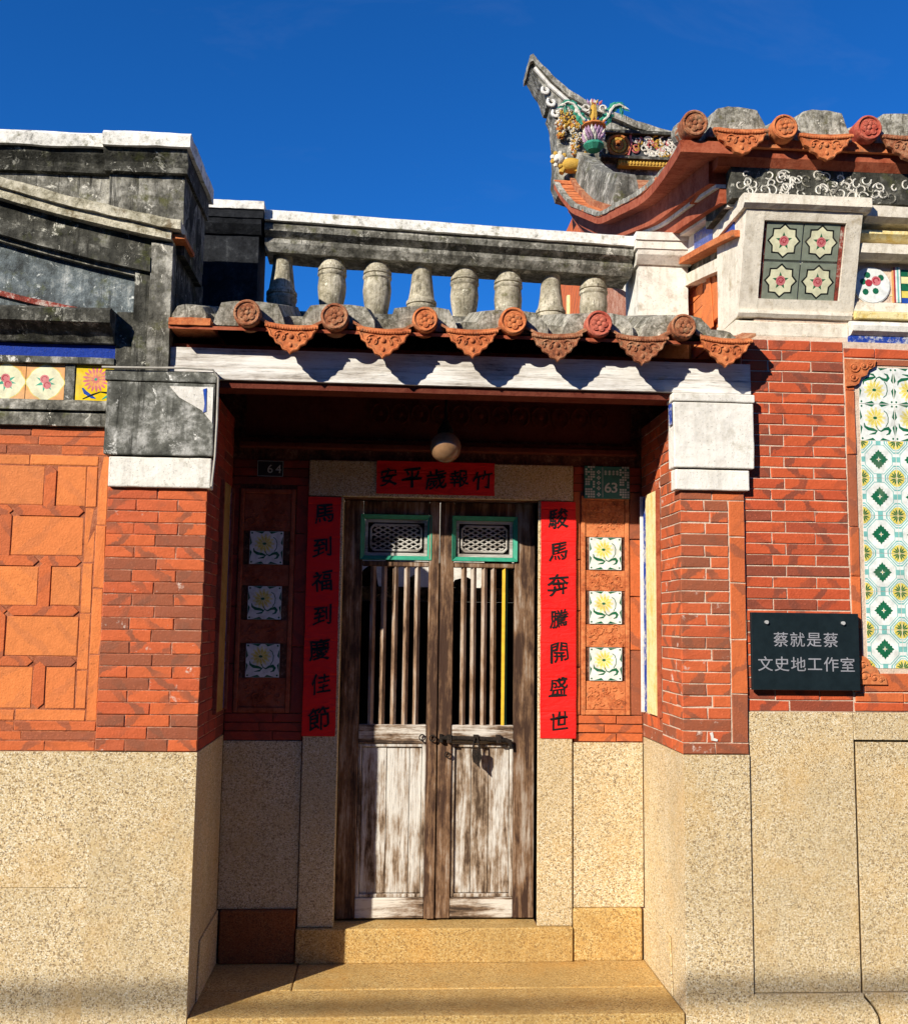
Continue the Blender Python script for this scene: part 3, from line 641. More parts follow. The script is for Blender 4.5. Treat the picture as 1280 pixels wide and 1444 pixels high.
# granite door frame
for x0, x1 in ((-0.368, -0.210), (0.702, 0.862)):
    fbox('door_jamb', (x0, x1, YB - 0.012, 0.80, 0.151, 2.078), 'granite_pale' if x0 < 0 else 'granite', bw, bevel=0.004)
fbox('lintel', (-0.372, 0.866, YB - 0.012, 0.80, 2.081, 2.250), 'granite', bw, bevel=0.004)
def side_panel(x0, x1, mt, lit_side):
    """framed terracotta panel with three picture tiles"""
    z0, z1 = 0.965, 2.11
    h = 0.04
    for r in range(3):
        k = r % 2
        us = [x0, x0 + (x1 - x0) * (0.45 if k else 0.62), x1]
        for a, b in zip(us[:-1], us[1:]): brick(bw, 'y-', YB, a, b, z0 + r * h, z0 + (r + 1) * h, mt, 0.004)
    zz = z0 + 3 * h
    for a, b in ((x0, x0 + 0.036), (x1 - 0.058, x1)):
        q = [zz, zz + 0.22, zz + 0.48, zz + 0.72, z1 + 0.02] if a == x0 else [zz, zz + 0.30, zz + 0.55, zz + 0.82, z1 + 0.02]
        for s0, s1 in zip(q[:-1], q[1:]): brick(bw, 'y-', YB, a, b, s0, s1, mt, 0.004)
    a, b = x0 + 0.036, x1 - 0.058
    # raised moulding round the sunk field
    mo = MB(); mo.box(a + 0.002, a + 0.022, YB - 0.006, 0.66, zz + 0.002, z1); mo.box(b - 0.022, b - 0.002, YB - 0.006, 0.66, zz + 0.002, z1)
    mo.box(a + 0.0225, b - 0.0225, YB - 0.0058, 0.66, zz + 0.002, zz + 0.026); mo.box(a + 0.0225, b - 0.0225, YB - 0.0058, 0.66, z1 - 0.022, z1)
    mo.build('panel_moulding', 'terracotta' if lit_side else 'soffit_red', bw, bevel=0.004)
    cx = (a + b) / 2; w = 0.152
    cz = [1.836, 1.583, 1.321]
    for c in cz: tile(bw, 'lily', cx, YB - 0.006, c, w)
    def carved(za, zb):
        m = MB(); m.box(a + 0.024, b - 0.024, YB + 0.001, 0.66, za, zb)
        for k in range(26):
            x = random.uniform(a + 0.04, b - 0.04); z = random.uniform(za + 0.012, zb - 0.012)
            an = random.uniform(0, 6.28); rr = random.uniform(0.008, 0.022)
            m.tube([(x + rr * math.cos(an + t) * (1 - t / 9), YB + 0.001, z + rr * math.sin(an + t) * (1 - t / 9)) for t in (0, 0.8, 1.6, 2.4, 3.2)], 0.0042, 5)
        m.build('carved_panel', 'terracotta' if lit_side else 'soffit_red', bw)
    lim = [z1 - 0.024] + [v for c in cz for v in (c + w / 2 + 0.003, c - w / 2 - 0.003)] + [zz + 0.028]
    for k in range(0, len(lim), 2):
        if lim[k] - lim[k + 1] > 0.01: carved(lim[k + 1], lim[k])
side_panel(0.868, XR, 'brick_frame', True)
side_panel(XL, -0.372, 'brick_shade', False)  # left panel in darkened brick and terracotta, its shade in the colour
for x0, x1 in ((XL, -0.374), (0.868, XR)):
    n = 3
    for r in range(3):
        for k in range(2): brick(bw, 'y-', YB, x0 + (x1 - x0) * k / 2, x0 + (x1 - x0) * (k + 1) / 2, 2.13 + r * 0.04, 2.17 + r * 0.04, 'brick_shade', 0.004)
# timber above the lintel: moulding and a carved openwork panel
mo = MB(); mo.box(XL + 0.03, XR - 0.03, YB - 0.05, 0.66, 2.300, 2.325); mo.box(XL + 0.03, XR - 0.03, YB - 0.035, 0.66, 2.327, 2.345)
mo.build('timber_moulding', 'wood_red_dark', bw, bevel=0.004)
m = MB(); m.box(XL + 0.05, XR - 0.05, YB - 0.005, 0.66, 2.36, 2.60)
for k in range(12):
    x = -0.05 + 0.095 * k
    for s in (-1, 1):
        m.tube([(x + s * (0.008 + 0.032 * math.sin(t)), YB - 0.012, 2.48 + 0.045 * math.cos(t)) for t in [0.25 * j for j in range(13)]], 0.006, 5)
    m.ball((x, YB - 0.014, 2.48), 0.013, 0.008, 0.016, 0, 8, 5)
m.build('carved_frieze', 'wood_red_dark', bw)

# ---- door leaves
LEAF = [(-0.208, 0.243), (0.247, 0.700)]
YD = 0.715
def door_leaf(x0, x1, side):
    p = fbox('door_leaf', (x0 + 0.004, x1 - 0.004, YD + 0.042, YD + 0.050, 0.162, 1.02), 'door_panel', GW)
    sw_o, sw_i = (0.088, 0.048) if side == 0 else (0.058, 0.092)
    if side == 1: sw_o, sw_i = 0.064, 0.094
    a = x0 + (sw_o if side == 0 else 0.066); b = x1 - (0.048 if side == 0 else 0.096)
    fbox('stile', (x0, a, YD, YD + 0.045, 0.160, 2.076), 'door_frame', p, bevel=0.004)
    fbox('stile', (b, x1, YD - (0.008 if side == 0 else 0), YD + 0.045, 0.160, 2.076), 'door_frame', p, bevel=0.004)
    for z0, z1 in ((0.161, 0.250), (0.942, 1.028), (1.765, 1.790), (2.012, 2.075)):
        fbox('rail', (a + 0.001, b - 0.001, YD + 0.003, YD + 0.044, z0, z1), 'door_rail' if z1 < 1.5 else 'door_frame', p, bevel=0.004)
    # lower panel of three planks
    n = 3
    cuts = [a + 0.018, a + 0.018 + (b - a - 0.036) * (0.42 if side == 0 else 0.30), a + 0.018 + (b - a - 0.036) * (0.80 if side == 0 else 0.62), b - 0.018]
    fr = MB()
    for (u0, u1, z0, z1) in ((a, a + 0.017, 0.2505, 0.9415), (b - 0.017, b, 0.2505, 0.9415), (a + 0.0175, b - 0.0175, 0.2505, 0.266), (a + 0.0175, b - 0.0175, 0.926, 0.9415)):
        fr.box(u0, u1, YD + 0.010, YD + 0.044, z0, z1)
    fr.build('panel_bead', 'door_panel', p, bevel=0.004)
    for u0, u1 in zip(cuts[:-1], cuts[1:]):
        fbox('plank', (u0 + 0.001, u1 - 0.001, YD + 0.022 + random.uniform(-0.002, 0.002), YD + 0.041, 0.268, 0.924), 'door_panel', p, bevel=0.003)
    # barred opening: square bars set on edge
    nb = 5
    for k in range(nb):
        cx = a + (b - a) * (k + 1) / (nb + 1); h = 0.0135
        m = MB()
        z0, z1 = 1.024, 1.768
        pr_ = [(cx, YD + 0.006), (cx + h, YD + 0.006 + h), (cx, YD + 0.006 + 2 * h), (cx - h, YD + 0.006 + h)]
        vs = [(q[0], q[1], z) for z in (z0, z1) for q in pr_]
        m.add(vs, [(3, 0, 4, 7)], 0); m.add(vs, [(0, 1, 5, 4), (1, 2, 6, 5), (2, 3, 7, 6)], 1)
        y_ = (side == 1 and k == nb - 1) or (side == 0 and k == 2)
        o = m.build('bar', ['bar_yellow', 'bar_green'] if (y_ and side == 1) else ['bar_wood', 'bar_wood'], p)
        o.rotation_euler.y = random.uniform(-0.002, 0.002)
    # green framed lattice panel
    f0, f1, g0, g1 = a + 0.004 - 0.015, b - 0.004 + 0.015, 1.795, 2.010
    w = 0.020
    m = MB()
    def mitre(x0_, x1_, z0_, z1_, w_, ya, yb):
        o_ = [(x0_, z0_), (x1_, z0_), (x1_, z1_), (x0_, z1_)]; i_ = [(x0_ + w_, z0_ + w_), (x1_ - w_, z0_ + w_), (x1_ - w_, z1_ - w_), (x0_ + w_, z1_ - w_)]
        for k in range(4):
            j = (k + 1) % 4
            vs = [(o_[k][0], ya, o_[k][1]), (o_[j][0], ya, o_[j][1]), (i_[j][0], yb, i_[j][1]), (i_[k][0], yb, i_[k][1]),
                  (o_[k][0], YD + 0.04, o_[k][1]), (o_[j][0], YD + 0.04, o_[j][1]), (i_[j][0], YD + 0.04, i_[j][1]), (i_[k][0], YD + 0.04, i_[k][1])]
            m.add(vs, [(0, 1, 2, 3), (0, 4, 5, 1), (3, 2, 6, 7), (0, 3, 7, 4), (1, 5, 6, 2)])
    mitre(f0, f1, g0, g1, w, YD - 0.012, YD + 0.002)
    m.build('panel_frame', 'green_paint', p, bevel=0.002)
    m = MB(); e0, e1, k0, k1 = f0 + w + 0.001, f1 - w - 0.001, g0 + w + 0.001, g1 - w - 0.001
    m.box(e0, e1, YD + 0.030, YD + 0.040, k0, k1, 1)
    for (u0, u1, z0, z1) in ((e0, e0 + 0.014, k0, k1), (e1 - 0.014, e1, k0, k1), (e0 + 0.0141, e1 - 0.0141, k0, k0 + 0.014), (e0 + 0.0141, e1 - 0.0141, k1 - 0.014, k1)):
        m.box(u0, u1, YD + 0.014, YD + 0.0299, z0, z1, 0)
    # pierced lozenge fretwork inside a rounded border
    q0, q1, r0, r1 = e0 + 0.028, e1 - 0.028, k0 + 0.026, k1 - 0.026
    c = 0.016
    bp = [(q0 + c, r0), (q1 - c, r0), (q1, r0 + c), (q1, r1 - c), (q1 - c, r1), (q0 + c, r1), (q0, r1 - c), (q0, r0 + c), (q0 + c, r0)]
    for u, v in zip(bp[:-1], bp[1:]): m.tube([(u[0], YD + 0.022, u[1]), (v[0], YD + 0.022, v[1])], 0.0055, 6, 0)
    H = r1 - r0; W_ = q1 - q0; sl = 1.9
    for sgn in (-1, 1):
        for t in [(-4 + i) * 0.042 for i in range(16)]:
            pts = []
            for j in range(15):
                z = r0 + H * j / 14; x = q0 + t + (z - r0) * sl if sgn > 0 else q1 - t - (z - r0) * sl
                if q0 < x < q1: pts.append((x, YD + 0.022 + 0.003 * math.sin(j * 1.3 + sgn), z))
            if len(pts) > 1: m.tube([pts[0], pts[len(pts) // 2], pts[-1]], 0.0038, 5, 0)
    m.build('lattice_panel', ['lattice_wood', 'black_wood'], p)
    return p
dl = door_leaf(*LEAF[0], 0); dr = door_leaf(*LEAF[1], 1)
# iron bolt on the right leaf, ring staples
m = MB(); zb = 0.968
m.tube([(0.262, YD - 0.016, zb + 0.004), (0.45, YD - 0.016, zb), (0.56, YD - 0.016, zb - 0.004), (0.585, YD - 0.016, zb - 0.012), (0.590, YD - 0.016, zb - 0.045)], [0.011, 0.011, 0.011, 0.011, 0.009], 10)
for x in (0.30, 0.425, 0.53): m.box(x - 0.011, x + 0.011, YD - 0.030, YD + 0.004, zb - 0.017, zb + 0.018)
m.box(0.255, 0.270, YD - 0.026, YD - 0.004, zb - 0.016, zb + 0.02)
m.build('bolt', 'iron', dr, smooth=True)
def ring(par, x, z, r, t, y=YD - 0.012):
    m = MB(); m.tube([(x + r * math.cos(a), y + 0.2 * r * math.sin(a), z + r * math.sin(a)) for a in [6.2832 * k / 14 for k in range(15)]], t, 6); m.build('ring_staple', 'iron', par, smooth=True)
ring(dl, 0.175, 0.972, 0.013, 0.0035); ring(dl, 0.222, 0.970, 0.013, 0.0035, YD - 0.02); ring(dr, 0.292, 0.895, 0.011, 0.003)
pk = MB()
pk.tube([(0.425 + 0.013 * math.cos(a), YD - 0.034, 0.93 + 0.05 * math.sin(a)) for a in [6.2832 * k / 16 for k in range(17)]], 0.0045, 6)
pk.prism([(0.408, 0.925), (0.446, 0.925), (0.450, 0.885), (0.440, 0.860), (0.444, 0.835), (0.426, 0.855), (0.412, 0.865), (0.406, 0.895)], YD - 0.045, YD - 0.026)
pk = pk.build('padlock', 'iron', None, at=(0.427, YD - 0.035, 0.98)); tag(pk, 'old black iron padlock hanging from the door bolt', 'padlock')

# ---- room behind the doors: plain walls, roof and a dark screen with daylight over it
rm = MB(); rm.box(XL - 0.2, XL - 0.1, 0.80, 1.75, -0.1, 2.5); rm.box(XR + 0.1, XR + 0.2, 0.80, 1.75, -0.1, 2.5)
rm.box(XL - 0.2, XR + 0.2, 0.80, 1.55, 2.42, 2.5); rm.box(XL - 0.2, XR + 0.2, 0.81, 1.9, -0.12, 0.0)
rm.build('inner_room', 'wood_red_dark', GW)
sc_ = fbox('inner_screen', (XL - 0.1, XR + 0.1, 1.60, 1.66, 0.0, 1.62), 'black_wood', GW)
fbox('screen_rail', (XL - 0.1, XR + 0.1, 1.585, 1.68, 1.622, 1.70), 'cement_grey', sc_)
for x0, x1, h in ((-0.16, -0.05, 0.12), (-0.03, 0.05, 0.20), (0.10, 0.17, 0.07), (0.26, 0.33, 0.16), (0.36, 0.50, 0.06), (0.53, 0.72, 0.22)):
    m = MB(); m.prism([(x0, 1.701), (x1, 1.701), (x1 - 0.01, 1.70 + h * 0.6), ((x0 + x1) / 2 + 0.015, 1.70 + h), (x0 + 0.02, 1.70 + h * 0.75)], 1.60, 1.64); m.build('screen_carving', 'cement_dark', sc_, rough=0.008, cell=0.03)


fbox('courtyard_wall', (-0.98, 1.50, 3.4, 3.5, -0.1, 2.95), 'plaster_light', GW)

# ---- fascia, beam and ceiling
fb = MB()
fb.box(-0.895, 1.503, -0.004, 0.035, 2.470, 2.522); fb.box(-0.895, 1.503, -0.001, 0.034, 2.5225, 2.60)
fb.build('fascia_board', 'fascia_white', GW, bevel=0.002, rough=0.0012, cell=0.08)
fbox('beam', (XL - 0.01, XR + 0.01, 0.012, 0.12, 2.440, 2.4685), 'wood_red_dark', GW)
fbox('porch_ceiling', (-0.90, 1.46, 0.036, 0.80, 2.585, 2.625), 'wood_red_dark', GW)

# ---- tiled eave
SL = math.tan(R(17))
YE = -0.12
rf = MB(); rf.prism([(YE + 0.02, 2.648), (0.85, 2.640 + 0.95 * SL), (0.85, 2.662 + 0.95 * SL), (YE + 0.02, 2.662)], -0.885, 1.49, 'x')
rf = rf.build('eave_roof', 'soffit_red', GW)
CAPX = [-0.575, -0.230, 0.130, 0.484, 0.834, 1.179]
DRIPX = [-0.400, -0.035, 0.319, 0.663, 1.011, 1.362]
def cap_mesh():
    m = MB(); n = 26; r = 0.054
    m.prism([(r * math.cos(6.28319 * i / n), r * math.sin(6.28319 * i / n)) for i in range(n)], 0.0, 0.10, 'y', 0)
    pts = [(0.047 * math.cos(6.28319 * i / 24), -0.001, 0.047 * math.sin(6.28319 * i / 24)) for i in range(25)]
    m.tube(pts, 0.0055, 6, 0)
    for i in range(6):
        a = 6.28319 * i / 6 + 0.3
        m.ball((0.022 * math.cos(a), -0.001, 0.022 * math.sin(a)), 0.0125, 0.005, 0.0125, 0, 9, 6)
        m.tube([(0.022 * math.cos(a) + 0.011 * math.cos(b), -0.0035, 0.022 * math.sin(a) + 0.011 * math.sin(b)) for b in [a - 1.9 + 0.475 * j for j in range(9)]], 0.0022, 4, 0)
    m.ball((0, -0.003, 0), 0.010, 0.005, 0.010, 0, 9, 6)
    return m
def drip_mesh(w=0.106, h=0.122):
    m = MB()
    L = [(-w, 0.0), (-w * 0.95, -0.018), (-w * 0.86, -0.030), (-w * 0.80, -0.050), (-w * 0.64, -0.060), (-w * 0.56, -0.078), (-w * 0.38, -0.086), (-w * 0.28, -0.104), (-w * 0.10, -0.110), (0, -h)]
    out = L + [(-x, z) for x, z in L[-2::-1]]
    top = [(w * (1 - 2 * t), 0.006 - 0.010 * (1 - (1 - 2 * t) ** 2)) for t in [0.1 * k for k in range(1, 10)]]
    m.prism(out + top, 0.0, 0.016, 'y')
    # rope border under the lip, scalloped rim and the scroll relief
    tp = [(x * 0.98, -0.002, -0.010 - 0.010 * (1 - (x / w) ** 2)) for x in [w * (-1 + 0.1 * k) for k in range(21)]]
    m.tube(tp, 0.0062, 6)
    for x, y, z in tp[1::1]: m.ball((x, y - 0.004, z), 0.0032, 0.004, 0.0062, 0, 5, 4)
    m.tube([(x * 0.93, -0.001, z * 0.93 - 0.004) for x, z in out[1:-1]], 0.0042, 5)
    for s in (-1, 1):
        m.tube([(s * (0.014 + 0.010 * t + 0.012 * math.sin(2.1 * t)), -0.002, -0.052 + 0.016 * math.cos(2.0 * t + 0.4) + 0.002 * t) for t in [0.25 * k for k in range(21)]], 0.0036, 5)
        m.ball((s * 0.052, -0.002, -0.045), 0.008, 0.004, 0.006, 0, 7, 5)
    m.ball((0, -0.003, -0.050), 0.011, 0.005, 0.011, 0, 8, 5)
    m.ball((0, -0.002, -0.085), 0.008, 0.004, 0.010, 0, 8, 5)
    return m
def mound_mesh(seed, ln=0.85, w=0.150, wt=0.108, h=0.088, sl=SL):
    """one course of roof tile with its thick grey mortar, running up the slope"""
    m = MB(); rr = random.Random(seed)
    j = lambda: rr.uniform(-0.006, 0.006)
    prof = [(-w + j(), -0.012), (-w * 0.93 + j(), 0.03 + j()), (-wt + j(), h - 0.008), (-wt * 0.5, h + j() * 0.5), (wt * 0.5, h + j() * 0.5), (wt + j(), h - 0.008), (w * 0.93 + j(), 0.03 + j()), (w + j(), -0.012)]
    n = len(prof)
    vs = [(x, 0.0, z) for x, z in prof] + [(x, ln, z + ln * sl) for x, z in prof]
    m.add(vs, [(i, (i + 1) % n, n + (i + 1) % n, n + i) for i in range(n)] + [list(range(n))[::-1], list(range(n, 2 * n))])
    return m
def shift(src, dx, dy, dz, roll=0.0, tilt=0.0, k=1.0):
    M_ = Matrix.Rotation(tilt, 3, 'X') @ Matrix.Rotation(roll, 3, 'Y')
    m = MB(); m.v = [tuple(M_ @ Vector(v) * k + Vector((dx, dy, dz))) for v in src.v]; m.f = [list(f) for f in src.f]; m.m = list(src.m); return m
CM, DM = cap_mesh(), drip_mesh()
for k, x in enumerate(CAPX):
    shift(mound_mesh(k, 0.85, 0.146 + 0.008 * (k % 2)), x + 0.012 * math.sin(k * 2.1), YE + 0.045, 2.688).build('tile_course', 'tile_mortar', rf, rough=0.0035, cell=0.03)
    o = shift(CM, x, YE - 0.012 + 0.008 * math.sin(k * 3.3), 2.712 + 0.004 * math.sin(k * 5.1), 0.9 * k, 0.05 * math.sin(k * 4.7), 1.0 + 0.04 * math.sin(2.3 * k)).build('round_tile_end', 'terracotta_old' if k in (0, 5, 1) else 'terracotta_red' if k == 4 else 'terracotta', rf, smooth=True)
for k, x in enumerate(DRIPX):
    o = shift(DM, x, YE - 0.004 + 0.006 * math.sin(k * 2.9), 2.674 + 0.004 * math.sin(k * 4.1), 0.035 * math.sin(k * 7.7 + 1), 0.05 * math.sin(k * 3.1), 1.0 + 0.03 * math.sin(1.7 * k)).build('drip_tile', 'terracotta' if k not in (3, 4) else 'terracotta_old', rf, smooth=True)
    # the pan tile that runs up the roof behind the drip
    m = MB(); pts = [(x - 0.125, 0.028), (x - 0.08, 0.004), (x, -0.006), (x + 0.08, 0.004), (x + 0.125, 0.028)]
    vs = [(a, YE + 0.004, 2.672 + b) for a, b in pts] + [(a, 0.5, 2.672 + b + (0.5 - YE) * SL) for a, b in pts]
    n = 5
    vs += [(v[0], v[1], v[2] - 0.012) for v in vs]
    m.add(vs, [(i, i + 1, n + i + 1, n + i) for i in range(n - 1)] + [(2 * n + i, 3 * n + i, 3 * n + i + 1, 2 * n + i + 1) for i in range(n - 1)] + [(i, 2 * n + i, 2 * n + i + 1, i + 1) for i in range(n - 1)])
    m.build('pan_tile', 'terracotta_old', rf)
# last half tile against the old house and mortar fillets between the courses
m = MB(); m.box(-0.885, -0.72, YE + 0.01, 0.4, 2.662, 2.690); m.build('pan_tile', 'terracotta', rf, rough=0.006, cell=0.04)
for k, x in enumerate([-0.76] + DRIPX):
    shift(mound_mesh(40 + k, 0.55, 0.075, 0.05, 0.052), x, YE + 0.10, 2.685).build('mortar_fillet', 'tile_mortar', rf, rough=0.0035, cell=0.03)
shift(mound_mesh(60, 0.5, 0.07, 0.05, 0.07), -0.815, YE + 0.05, 2.688).build('mortar_fillet', 'tile_mortar', rf, rough=0.0035, cell=0.03)

# ---- balustrade, on the wall at the back of the eave roof
YR = 0.92
def zt(x): return -0.036 * (x + 0.64)
bl = MB(); bl.box(-0.99, 1.50, YR - 0.11, YR + 0.15, 2.62, 3.02)
bl = bl.build('balustrade', 'cement_grey', GW, rough=0.004, cell=0.08)
def rail_piece(name, x0, x1, prof, mat):
    m = MB(); n = len(prof)
    vs = [(x0, y, z + zt(x0)) for y, z in prof] + [(x1, y, z + zt(x1)) for y, z in prof]
    m.add(vs, [(i, (i + 1) % n, n + (i + 1) % n, n + i) for i in range(n)] + [list(range(n))[::-1], list(range(n, 2 * n))])
    return m.build(name, mat, bl, rough=0.003, cell=0.05)
ya = YR - 0.11; yb = YR + 0.13
rail_piece('handrail', -0.640, 1.205, [(ya - 0.038, 3.468), (ya - 0.038, 3.517), (ya - 0.011, 3.530), (yb + 0.03, 3.530), (yb + 0.03, 3.468)], 'coping_white')
rail_piece('rail_moulding', -0.640, 1.205, [(ya + 0.02, 3.392), (ya - 0.022, 3.421), (ya - 0.026, 3.446), (ya - 0.013, 3.467), (yb, 3.467), (yb, 3.392)], 'cement_grey')
rail_piece('rail_moulding', -0.640, 1.205, [(ya + 0.032, 3.332), (ya + 0.005, 3.370), (ya + 0.002, 3.390), (yb - 0.02, 3.390), (yb - 0.02, 3.332)], 'cement_grey')
def post(x0, x1, m_face, m_top, dz):
    fbox('post', (x0 + 0.027, x1 - 0.027, YR - 0.125, YR + 0.15, 2.62, 3.40 + dz), m_face, bl, rough=0.003, cell=0.06)
    m = MB(); m.prism([(YR - 0.135, 3.380), (YR - 0.168, 3.421), (YR - 0.174, 3.446), (YR + 0.18, 3.446), (YR + 0.16, 3.380)], x0 + 0.013, x1 - 0.013, 'x')
    m.prism([(YR - 0.180, 3.448), (YR - 0.180, 3.489), (YR + 0.19, 3.489), (YR + 0.19, 3.448)], x0 + 0.002, x1 - 0.002, 'x')
    m.v = [(a, b, c + dz) for a, b, c in m.v]; m.build('post_cap_moulding', m_face, bl, rough=0.003, cell=0.05)
    m = MB(); m.box(x0, x1, YR - 0.188, YR + 0.20, 3.490 + dz, 3.530 + dz); m.build('post_cap', m_top, bl, rough=0.004, cell=0.05)
post(-1.08, -0.640, 'cement_black_shaded', 'coping_white', 0.012)  # dark left post, the shade lying on it deepened in the colour
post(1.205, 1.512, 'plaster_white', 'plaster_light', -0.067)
P_T = [(0.044, 0.54), (0.054, 0.528), (0.063, 0.500), (0.066, 0.480), (0.072, 0.474), (0.072, 0.460), (0.065, 0.456), (0.073, 0.450), (0.073, 0.437), (0.067, 0.430), (0.072, 0.380), (0.069, 0.336), (0.058, 0.27), (0.05, 0.21), (0.046, 0.15), (0.055, 0.08), (0.066, 0.05), (0.066, 0.0)]
P_B = [(0.052, 0.54), (0.048, 0.525), (0.049, 0.49), (0.057, 0.412), (0.065, 0.353), (0.070, 0.339), (0.077, 0.332), (0.077, 0.317), (0.070, 0.313), (0.077, 0.305), (0.077, 0.290), (0.072, 0.283), (0.073, 0.24), (0.064, 0.15), (0.055, 0.06), (0.066, 0.03), (0.066, 0.0)]
for k, (x, up) in enumerate(zip([-0.560, -0.310, -0.082, 0.144, 0.362, 0.586, 0.806, 1.027], 'BTTBTTBT')):
    m = MB(); m.lathe((P_T if up == 'T' else P_B)[::-1], (x, YR, 2.815 + zt(x)), 20)
    m.build('baluster', 'baluster_stone', bl, smooth=True, rough=0.002, cell=0.03)

# ================================================================== OLD HOUSE ON THE LEFT
OH = empty('house', (-1.7, 0.3, -0.16), 'weathered old house on the left with blackened parapet, curved gable moulding and orange brick panel', 'house')
YL = 0.018; XE = -2.75                    # its front plane; it runs on out of the picture to XE
core = MB(); core.box(XE, -1.117, YL + 0.006, 0.62, -0.16, 2.62); core.box(XE, -0.895, YL + 0.03, 0.62, 2.45, 3.06); core.box(XE, -0.866, YL + 0.02, 0.44, 3.0, 3.32)
core.box(XE, -1.0, 0.62, 4.5, -0.16, 2.9)
ow = core.build('wall', 'cement_dark', OH)
gb = fbox('granite_base', (XE, -1.118, YL + 0.004, 0.5, -0.16, 0.97), 'mortar_dark', OH)
for x0, x1, z0, z1 in ((XE, -2.0, -0.16, 0.986), (-1.997, -1.1163, 0.483, 0.988), (-1.997, -1.1163, -0.16, 0.4815)):
    fbox('granite_slab', (x0, x1, YL - 0.0175, YL + 0.06, z0, z1), 'granite', gb, bevel=0.0008)
# brick panel in a framed lattice of blocks and pointed bars
bp = fbox('brick_panel', (XE, -1.118, YL + 0.0018, YL + 0.05, 0.99, 2.262), 'mortar_brick', OH)
for r in range(3):
    us = [XE + 0.0, -2.3, -1.86, -1.52, -1.31, -1.118] if r % 2 == 0 else [XE, -2.5, -2.1, -1.7, -1.40, -1.118]
    if r == 2: us = [XE, -2.4, -1.98, -1.62, -1.43, -1.118]
    for a, b in zip(us[:-1], us[1:]): brick(bp, 'y-', YL, a, b, 0.99 + r * 0.0375, 0.99 + (r + 1) * 0.0375, 'brick_frame', 0.003)
    for a, b in zip(us[:-1], us[1:]): brick(bp, 'y-', YL, a, b, 2.150 + r * 0.0367, 2.150 + (r + 1) * 0.0367, 'brick_frame', 0.003)
# vertical border strips
for x0, x1, zs in ((-1.160, -1.118, [1.103, 1.36, 1.62, 1.87, 2.148]), (-1.2045, -1.1605, [1.150, 1.30, 1.52, 1.72, 1.94, 2.105])):
    for a, b in zip(zs[:-1], zs[1:]): brick(bp, 'y-', YL, x0, x1, a, b, 'brick_orange', 0.003)
us = [XE, -2.42, -2.09, -1.76, -1.43, -1.1605]
for a, b in zip(us[:-1], us[1:]):
    brick(bp, 'y-', YL, a, b, 1.103, 1.148, 'brick_orange', 0.003); brick(bp, 'y-', YL, a, b, 2.107, 2.148, 'brick_orange', 0.003)
def pointed(x0, x1, z0, z1, horiz, mat='brick_frame', cut=None):
    q = 0.02; m = MB()
    if horiz: poly = [(x0, (z0 + z1) / 2), (x0 + q, z0), (x1 - q, z0), (x1, (z0 + z1) / 2), (x1 - q, z1), (x0 + q, z1)]
    else: poly = [((x0 + x1) / 2, z0), (x1, z0 + q), (x1, z1 - q), ((x0 + x1) / 2, z1), (x0, z1 - q), (x0, z0 + q)]
    m.prism(poly, YL - 0.003 + random.uniform(-0.001, 0.001), YL + 0.03)
    m.build('brick', mat, bp, bevel=0.0015)
PER = 0.328
zr = [(1.945, 2.105), (1.745, 1.902), (1.548, 1.703), (1.352, 1.508), (1.150, 1.312)]
for r, (z0, z1) in enumerate(zr):
    b0 = -1.345 if r % 2 == 0 else -1.508
    x = b0; edge = -1.2055
    # right-hand piece up to the border, then repeat leftwards
    brick(bp, 'y-', YL, x + 0.024, edge, z0, z1, 'brick_orange', 0.003)
    while x > XE:
        pointed(x - 0.022, x + 0.022, z0 - (0.02 if r < 4 else 0), z1 + (0.02 if r > 0 else 0), False)
        brick(bp, 'y-', YL, max(XE, x - PER + 0.024), x - 0.024, z0, z1, 'brick_orange', 0.003)
        x -= PER
    if r < 4:
        zt_, zb_ = z0, zr[r + 1][1]
        x = -1.2065
        k = 0
        while x > XE:
            w = 0.275 if k == 0 and r % 2 == 0 else (0.165 if k == 0 else PER)
            pointed(x - w + 0.002, x - 0.002, zb_ + 0.0015, zt_ - 0.0015, True); x -= w; k += 1
# ledge, tile frieze, blue band and cornice
def ledge(name, prof, mat, x1, par=OH, x0=XE, rough=0.003):
    m = MB(); m.prism(prof, x0, x1, 'x'); return m.build(name, mat, par, rough=rough, cell=0.06)
ledge('ledge_moulding', [(YL + 0.05, 2.262), (YL - 0.022, 2.264), (YL - 0.026, 2.310), (YL - 0.016, 2.322), (YL + 0.05, 2.322)], 'cement_grey', -1.1185)
ledge('ledge_moulding', [(YL + 0.05, 2.3225), (YL - 0.034, 2.326), (YL - 0.030, 2.352), (YL - 0.006, 2.372), (YL + 0.05, 2.372)], 'cement_grey', -1.1185)
fz = fbox('tile_frieze', (XE, -1.118, YL + 0.012, YL + 0.05, 2.372, 2.545), 'plaster_patch', OH)
for k in range(8): tile(fz, 'rose', -1.390 - 0.1535 * k, YL + 0.004, 2.4435, 0.1515)
fbox('frieze_strip', (-1.3115, -1.274, YL - 0.001, YL + 0.04, 2.373, 2.520), 'plaster_patch', fz, rough=0.002, cell=0.03)
tile(fz, 'mum', -1.194, YL + 0.004, 2.4435, 0.1515)
ledge('frieze_moulding', [(YL + 0.05, 2.521), (YL - 0.016, 2.521), (YL - 0.018, 2.546), (YL + 0.05, 2.546)], 'plaster_patch', -1.118)
ledge('painted_band', [(YL + 0.05, 2.547), (YL - 0.004, 2.547), (YL - 0.008, 2.600), (YL + 0.05, 2.600)], 'paint_blue', -1.118)
ledge('cornice', [(YL + 0.06, 2.601), (YL - 0.03, 2.603), (YL - 0.06, 2.640), (YL - 0.105, 2.668), (YL - 0.112, 2.716), (YL - 0.09, 2.730), (YL + 0.06, 2.735)], 'cement_dark', -1.118)
